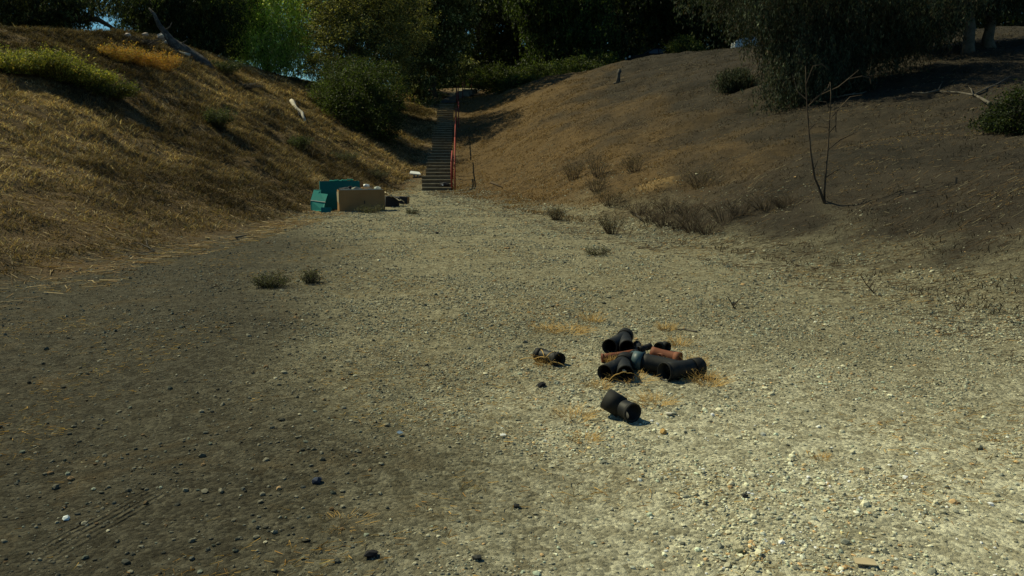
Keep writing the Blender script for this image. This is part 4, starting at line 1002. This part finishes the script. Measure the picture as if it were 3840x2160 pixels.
mb = MB(); mb.slab([(-.01, .0, .58), (-.05, .12, .56), (-.045, .10, .30), (-.01, .0, .24)], .008); mb.build('torn_flap', M_cardpale, box1)
mb = MB()
for i in range(26):
    mb.box((.03 + i * .047, .012, .607 + random.uniform(-.004, .022)), (.045, .010, random.uniform(.02, .05)), Euler((0, random.uniform(-.2, .2), 0)).to_matrix())
mb.build('torn_edge', M_torn, box1)
mb = MB(); mb.box((.70, -.0085, .26), (.028, .005, .09)); mb.build('hand_hole', M_dark, box1)
# rubbish in it
rot = Matrix.Rotation(RZ, 3, 'Z')
jm = [M_dark, M_grime, M_torn, M_twig, M_card, M_dark]
jl = ['crumpled black bag in the left of the brown box', 'crumpled grey paper in the middle of the brown box', 'pale crumpled plastic at the right rim of the brown box', 'dark rubbish at the right end of the brown box', 'bent cardboard sheet sticking out of the brown box', 'dark rag in the brown box']
for i, (lx, ly, r_) in enumerate(((.22, .3, .17), (.52, .28, .15), (1.10, .18, .11), (.88, .32, .17), (.72, .35, .13), (.36, .42, .12))):
    p = bb + rot @ Vector((lx, ly, 0))
    pv, pf = ico(); vv = pv * (1 + .5 * (rng.random((12, 1)) - .5)) * r_ * np.array([1.2, 1, .7])
    o = npmesh('rubbish', vv, pf, jm[i], None, None); o.location = (p.x, p.y, bb.z + hbx - .03 + .03 * (i % 3)); tag(o, jl[i], 'rubbish')
# teal box behind
tb = Vector((at(320.5, 200, 25.9).x, 25.9, 0)); tb.z = G(tb.x, tb.y) - .02
hb2 = .80
box2 = openbox('teal_box', 'big teal cardboard box with painted-in shade standing behind the brown one', tb, R(14), 1.14, .5, hb2, M_tealshade, M_tealshade)
mb = MB(); mb.slab([(1.14, .0, .80), (1.24, .03, .81), (1.26, .03, .56), (1.16, .0, .52)], .008); mb.build('brown_flap', M_card, box2)
mb = MB()
for i in range(16):
    mb.box((.30 + i * .042, .0, .815 + .004 * i * .6 + random.uniform(0, .02)), (.05, .03, random.uniform(.02, .05)), Euler((.5, random.uniform(-.3, .3), .2)).to_matrix())
mb.build('torn_edge', M_teal, box2)
# bright teal panel leaning on its left
pp = at(317, 205, 25.2); pz = G(pp.x, 25.2)
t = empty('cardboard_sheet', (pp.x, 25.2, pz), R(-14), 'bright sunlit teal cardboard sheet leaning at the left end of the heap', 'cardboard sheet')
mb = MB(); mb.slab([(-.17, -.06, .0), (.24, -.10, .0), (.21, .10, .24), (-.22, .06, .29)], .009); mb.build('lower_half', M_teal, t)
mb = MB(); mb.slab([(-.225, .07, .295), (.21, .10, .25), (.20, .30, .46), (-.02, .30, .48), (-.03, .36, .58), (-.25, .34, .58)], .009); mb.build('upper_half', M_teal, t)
mb = MB(); mb.slab([(-.225, .055, .283), (.22, .085, .236), (.22, .098, .252), (-.225, .068, .30)], .012); mb.build('torn_fold', M_torn, t)
pp = at(326, 211, 24.6)
t = empty('teal_scrap', (pp.x, 24.6, G(pp.x, 24.6)), R(8), 'small folded teal cardboard piece with painted shade on the ground before the teal box', 'cardboard piece')
mb = MB(); mb.slab([(-.13, 0, 0), (.13, 0, .02), (.14, .05, .14), (-.14, .06, .15)], .01); mb.build('front', M_tealshade, t)  # front darker than the top: shade painted in
mb = MB(); mb.slab([(-.14, .06, .15), (.14, .05, .14), (.16, .22, .05), (-.10, .24, .06)], .01); mb.build('top', M_teal, t)
# collapsed cartons to the right
p = at(384.5, 204, 27.0); t = empty('crushed_carton', (p.x, 27.0, G(p.x, 27)), R(5), 'crushed dark carton with a pale torn lid right of the brown box', 'box')
mb = MB(); mb.box((.22, .22, .15), (.42, .40, .30), Euler((.05, .08, .1)).to_matrix()); mb.build('carton_body', M_dark, t)
mb = MB(); gxn = 9
for a_ in range(gxn - 1):
    def ed(q, sgn): return (-.02 + q * .60 + .02 * math.sin(q * 9), (-.08 if sgn < 0 else .30) + .05 * math.sin(q * 23 + sgn), .44 - .30 * q + .035 * math.sin(q * 17 + sgn * 1.3))
    q0, q1 = a_ / (gxn - 1), (a_ + 1) / (gxn - 1)
    mb.slab([ed(q0, -1), ed(q1, -1), ed(q1, 1), ed(q0, 1)], .012)
mb.build('torn_lid', M_cardpale, t)
p = at(399.5, 199, 28.3); t = empty('small_carton', (p.x, 28.3, G(p.x, 28.3)), R(-8), 'small dark brown carton at the right end of the heap', 'box')
mb = MB(); mb.box((.10, .12, .12), (.30, .24, .22), Euler((0, .05, 0)).to_matrix()); mb.build('carton_body', M_dark, t)
mb = MB(); mb.box((.258, .12, .115), (.012, .22, .20), Euler((0, .05, 0)).to_matrix()); mb.build('side_panel', M_card, t)
p = at(393, 198, 27.4)
scrap('cardboard_scrap', 'flat pale cardboard flap on the gravel between the two small cartons', 394, 199.5, .35, .25, M_cardpale, .3, tilt=.06)
o = npmesh('rubbish', ico()[0] * .09 * np.array([1.4, 1, .8]), ico()[1], M_white, None); pz = at(366, 183.5, 26.8); o.location = pz
tag(o, 'white bag on top of the heap behind the brown box', 'bag')
o.location.z = G(pz.x, 26.8) + .66
# white slab
sb_ = hit(415, 177); t = empty('foam_slab', sb_, R(6), 'off white slab propped on blocks at the foot of the bank left of the steps', 'slab')
mb = MB(); mb.slab([(-.24, -.10, .12), (.26, -.12, .07), (.20, .18, .17), (-.20, .18, .22)], .05); mb.build('top', M_white, t)
mb = MB(); mb.box((-.04, -.02, .05), (.08, .1, .1)); mb.build('block', M_concrete, t)
mb = MB(); mb.box((.12, -.02, .04), (.09, .1, .08)); mb.build('block', M_concrete, t)

# ------------------------------------------------------------------ stairs
NS = 34; Y0, Y1, Z1s = 37.6, 62.0, 4.78
stair = empty('stairway', (at(435, 190, Y0).x, Y0, 0), 0, 'long flight of weathered timber steps climbing between the banks', 'stairs')
so_ = Vector(stair.location)
cy_ = [66.7, 450, 640, 670, 890, 960, 1075, 1190, 1300, 1333]     # picture rows (enlarged) of the width changes
LX = [(190.2, 419.6), (188.9, 422.4), (176.2, 423.2), (173, 426.5), (166.5, 427.3), (160, 428.5), (154.5, 429.5), (154, 431.7), (148.6, 433), (128.6, 435), (127.5, 438.2), (108, 441)]
RX = [(190.2, 451.8), (176, 450.6), (154.6, 452), (128.6, 453), (108, 454.6)]
tread = (Y1 - Y0) / NS; rise = Z1s / NS
for i in range(NS):
    yy = Y0 + i * tread; zt = (i + 1) * rise
    py = 288 - F * math.tan(math.atan2(zt - EYE, yy) + PITCH)
    # stepwise left edge
    lx = LX[0][1]
    for a, b_ in LX:
        if py <= a + .3: lx = b_
    rx = np.interp(-py, [-a for a, _ in RX], [b_ for _, b_ in RX])
    xa = (lx - 512) / F * yy * 1.0; xb = (rx - 512) / F * yy * 1.0
    xc, w_ = (xa + xb) / 2 - so_.x, (xb - xa)
    low = min(0, 0) - .25
    mb = MB(); ztop = zt + random.uniform(-.006, .006); zb = zt - rise - .5
    mb.box((xc, yy - so_.y + tread * .5 + .02, (ztop + zb) / 2), (w_, tread * 1.0 - .004, ztop - zb))
    st = mb.build('step', M_step, stair)
    mb = MB(); mb.box((xc + random.uniform(-.01, .01), yy - so_.y + .045, ztop + .016), (w_ + random.uniform(-.03, .05), .11, .034), Euler((0, random.uniform(-.012, .012), random.uniform(-.012, .012))).to_matrix()); mb.build('nosing', M_litedge, st)  # strip carries the tread edge's sunlight in its pale colour
# black bag with a white spot on the lowest steps
bp = at(444.5, 185.5, Y0 + .35); t = empty('black_bag', (bp.x, Y0 + .45, rise * 1.0 + .03), 0, 'small black bag with a white label on the lowest steps', 'bag')
pv, pf = ico(); npmesh('bag_body', pv * (1 + .3 * (rng.random((12, 1)) - .5)) * np.array([.22, .13, .11]) + np.array([0, 0, .10]), pf, M_dark, t)
mb = MB(); mb.box((-.08, -.125, .09), (.06, .02, .07)); mb.build('label_patch', M_white, t)
# upper path with lit steps
def path_strip(name, label, pts, w_, mat, lift=.05):
    V = []; Fq = []
    for i, (x_, y_) in enumerate(pts):
        for s in (-1, 1):
            z_ = max(G(x_ - w_ / 2, y_), G(x_, y_), G(x_ + w_ / 2, y_)) + lift; V.append((x_ + s * w_ / 2, y_, z_))
    for i in range(len(pts) - 1): Fq.append((2 * i, 2 * i + 1, 2 * i + 3, 2 * i + 2))
    mb = MB(); mb.add(V, Fq); o = mb.build(name, mat); return tag(o, label, kind='structure')
pp = [((px - 512) / F * y_, y_) for px, y_ in ((448, 62.2), (450, 63.5), (454, 65.5), (462, 67.5), (466, 69), (471, 72), (476, 76), (482, 82))]
path_strip('path', 'pale worn path leading on from the head of the steps into the trees', pp, 1.1, simple('trodden_path', (0.05, 0.045, 0.035), (0.11, 0.10, 0.08), 3, 0.95), .04)
ust = empty('upper_steps', ((464 - 512) / F * 67.5, 67.5, G((464 - 512) / F * 67.5, 67.5)), R(-12), 'short set of pale concrete steps beyond the long flight', 'stairs')
for i in range(3):
    mb = MB(); mb.box((i * .12, i * .55, .10 + .15 * i), (1.05, .6, .30)); mb.build('step', M_concrete, ust)

# ------------------------------------------------------------------ handrails
def handrail(label, foot, height, mat, group='red handrails beside the steps', double=False, rr=.028):
    t = empty('handrail', foot[0], 0, label, 'handrail', group); o = Vector(foot[0])
    tops = []
    for p in foot:
        p = Vector(p) - o; mb = MB(); mb.tube([p + Vector((0, 0, -.15)), p + Vector((0, 0, height))], rr * 1.1, 8, True); mb.build('post', mat, t, True); tops.append(p + Vector((0, 0, height)))
    mb = MB()
    mb.tube(tops, rr, 8, True); mb.build('top_rail', mat, t, True)
    if double:
        mb = MB(); mb.tube([p - Vector((0, 0, height * .5)) for p in tops], rr * .8, 8, True); mb.build('middle_rail', mat, t, True)
    return t
def stairz(y): return max(0, (y - Y0) / tread * rise + rise * .5)
def rx_at(y): return float(np.interp(y, [37.6, 43, 50, 56, 62], [at(453.2, 0, 37.6).x, at(453.4, 0, 43).x, at(454.4, 0, 50).x, at(455.6, 0, 56).x, at(456.5, 0, 62).x]))
handrail('bright red handrail along the lower part of the long flight', [(rx_at(y_) , y_, stairz(y_)) for y_ in (37.8, 40.6, 43.4)], 1.12, M_red)
handrail('red handrail along the middle of the long flight', [(rx_at(y_) , y_, stairz(y_)) for y_ in (43.9, 47, 50.2, 53.4)], 1.0, M_red)
handrail('short red handrail inside the foot of the steps', [(at(449.7, 0, 37.75).x, 37.75, .1), (at(450.6, 0, 40.0).x, 40.0, .55)], 1.14, M_red, rr=.032)
handrail('red handrail outside the upper part of the long flight', [(at(457.6, 0, y_).x, y_, stairz(y_) - .35) for y_ in (52.5, 56)], 1.35, M_red)
handrail('dark red handrail at the head of the long flight', [(at(a, 0, y_).x, y_, G(at(a, 0, y_).x, y_)) for a, y_ in ((456.8, 60), (455.5, 62.5), (457.5, 64))], 1.0, M_reddark)
handrail('dark red handrail beside the pale upper steps', [(at(a, 0, y_).x, y_, G(at(a, 0, y_).x, y_)) for a, y_ in ((462, 66), (462.2, 68.5))], 1.0, M_reddark)
handrail('last dull red handrail vanishing into the trees', [(at(a, 0, y_).x, y_, G(at(a, 0, y_).x, y_)) for a, y_ in ((464, 70), (471, 74), (478, 78))], 1.0, M_reddark)

# ------------------------------------------------------------------ cars
def car(name, label, loc, rz, paint, suv=False):
    t = empty(name, loc, rz, label, 'car')
    L = 4.7; Wd = 1.8; Ht = 1.72 if suv else 1.45
    if suv: prof = [(-2.35, .40), (-2.38, .75), (-2.28, 1.02), (-2.1, 1.55), (-1.9, 1.70), (.35, 1.72), (.55, 1.66), (1.15, 1.12), (2.1, .98), (2.33, .80), (2.36, .42)]
    else: prof = [(-2.35, .38), (-2.36, .80), (-2.2, .96), (-1.75, 1.02), (-1.15, 1.38), (-.8, 1.44), (.25, 1.45), (.5, 1.40), (1.25, .98), (2.1, .86), (2.32, .68), (2.35, .36)]
    mb = MB(); n = len(prof); rows = []
    for s, ins in ((-1, 0), (1, 0)):
        pass
    V = []
    def wid(z): return Wd / 2 - .02 - max(0, z - 1.0) * .30
    for s in (-1, 1):
        for x_, z_ in prof: V.append((x_, s * wid(z_), z_))
    Fs = [(i, i + 1, i + 1 + n, i + n) for i in range(n - 1)] + [(n - 1, 0, n, 2 * n - 1)] + [tuple(range(n)), tuple(range(n, 2 * n))[::-1]]
    mb.add(V, Fs); mb.build('body', paint, t)
    zt, zb = Ht - .12, 1.02
    for s in (-1, 1):
        for x0, x1, xt0, xt1 in (((-1.95, -1.15, -1.85, -1.15), (-1.05, -.15, -1.05, -.15), (-.05, .95, -.05, .42)) if suv else ((-1.5, -.8, -1.05, -.8), (-.72, .05, -.72, .05), (.13, 1.05, .13, .45))):
            q = [(x0, s * (wid(zb) + .004), zb), (x1, s * (wid(zb) + .004), zb), (xt1, s * (wid(zt) + .004), zt), (xt0, s * (wid(zt) + .004), zt)]
            if s > 0: q = q[::-1]
            m2 = MB(); m2.slab(q, .006); m2.build('side_window', M_glass, t)
    wq = [(.60, 1.60), (1.10, 1.14)] if suv else [(.56, 1.36), (1.18, 1.02)]
    m2 = MB(); m2.slab([(wq[1][0], -.72, wq[1][1] + .02), (wq[1][0], .72, wq[1][1] + .02), (wq[0][0], .6, wq[0][1] + .02), (wq[0][0], -.6, wq[0][1] + .02)], .01); m2.build('windscreen', M_glass, t)
    rq = [(-2.13, 1.50), (-2.27, 1.08)] if suv else [(-1.2, 1.36), (-1.72, 1.06)]
    m2 = MB(); m2.slab([(rq[1][0] - .01, .72, rq[1][1]), (rq[1][0] - .01, -.72, rq[1][1]), (rq[0][0] - .01, -.6, rq[0][1]), (rq[0][0] - .01, .6, rq[0][1])], .012); m2.build('rear_window', M_glass, t)
    for x_ in (-1.45, 1.42):
        for s in (-1, 1):
            m2 = MB(); m2.tube([(x_, s * (Wd / 2 - .20), .33), (x_, s * (Wd / 2 + .01), .33)], .33, 20); wh = m2.build('wheel', M_tyre, t)
            m2 = MB(); m2.tube([(x_, s * (Wd / 2 + .005), .33), (x_, s * (Wd / 2 + .02), .33)], .2, 16); m2.build('rim', M_rim, wh)
    for s in (-1, 1):
        m2 = MB(); m2.box((2.30, s * .62, .78), (.08, .32, .14)); m2.build('headlight', M_lamp, t)
        m2 = MB(); m2.box((-2.34, s * .72, .90), (.08, .18, .24)); m2.build('tail_light', M_lampred, t)
        m2 = MB(); m2.box((.95, s * .98, 1.06), (.12, .16, .12)); m2.build('mirror', paint, t)
    return t
x_, y_ = at(768, 45, 62.0).x, 62.0
car('parked_car', 'silver blue car parked on the ridge, half hidden by the drooping willow', (x_, y_, max(G(x_, y_), G(x_ - 2, y_), G(x_ + 2, y_))), R(176), M_silver, True)
x_, y_ = at(657, 55, 70.0).x, 70.0
car('parked_car', 'black car in deep shade on the ridge with two small glints', (x_, y_, G(x_, y_) + .0), R(186), M_darkpaint, False)
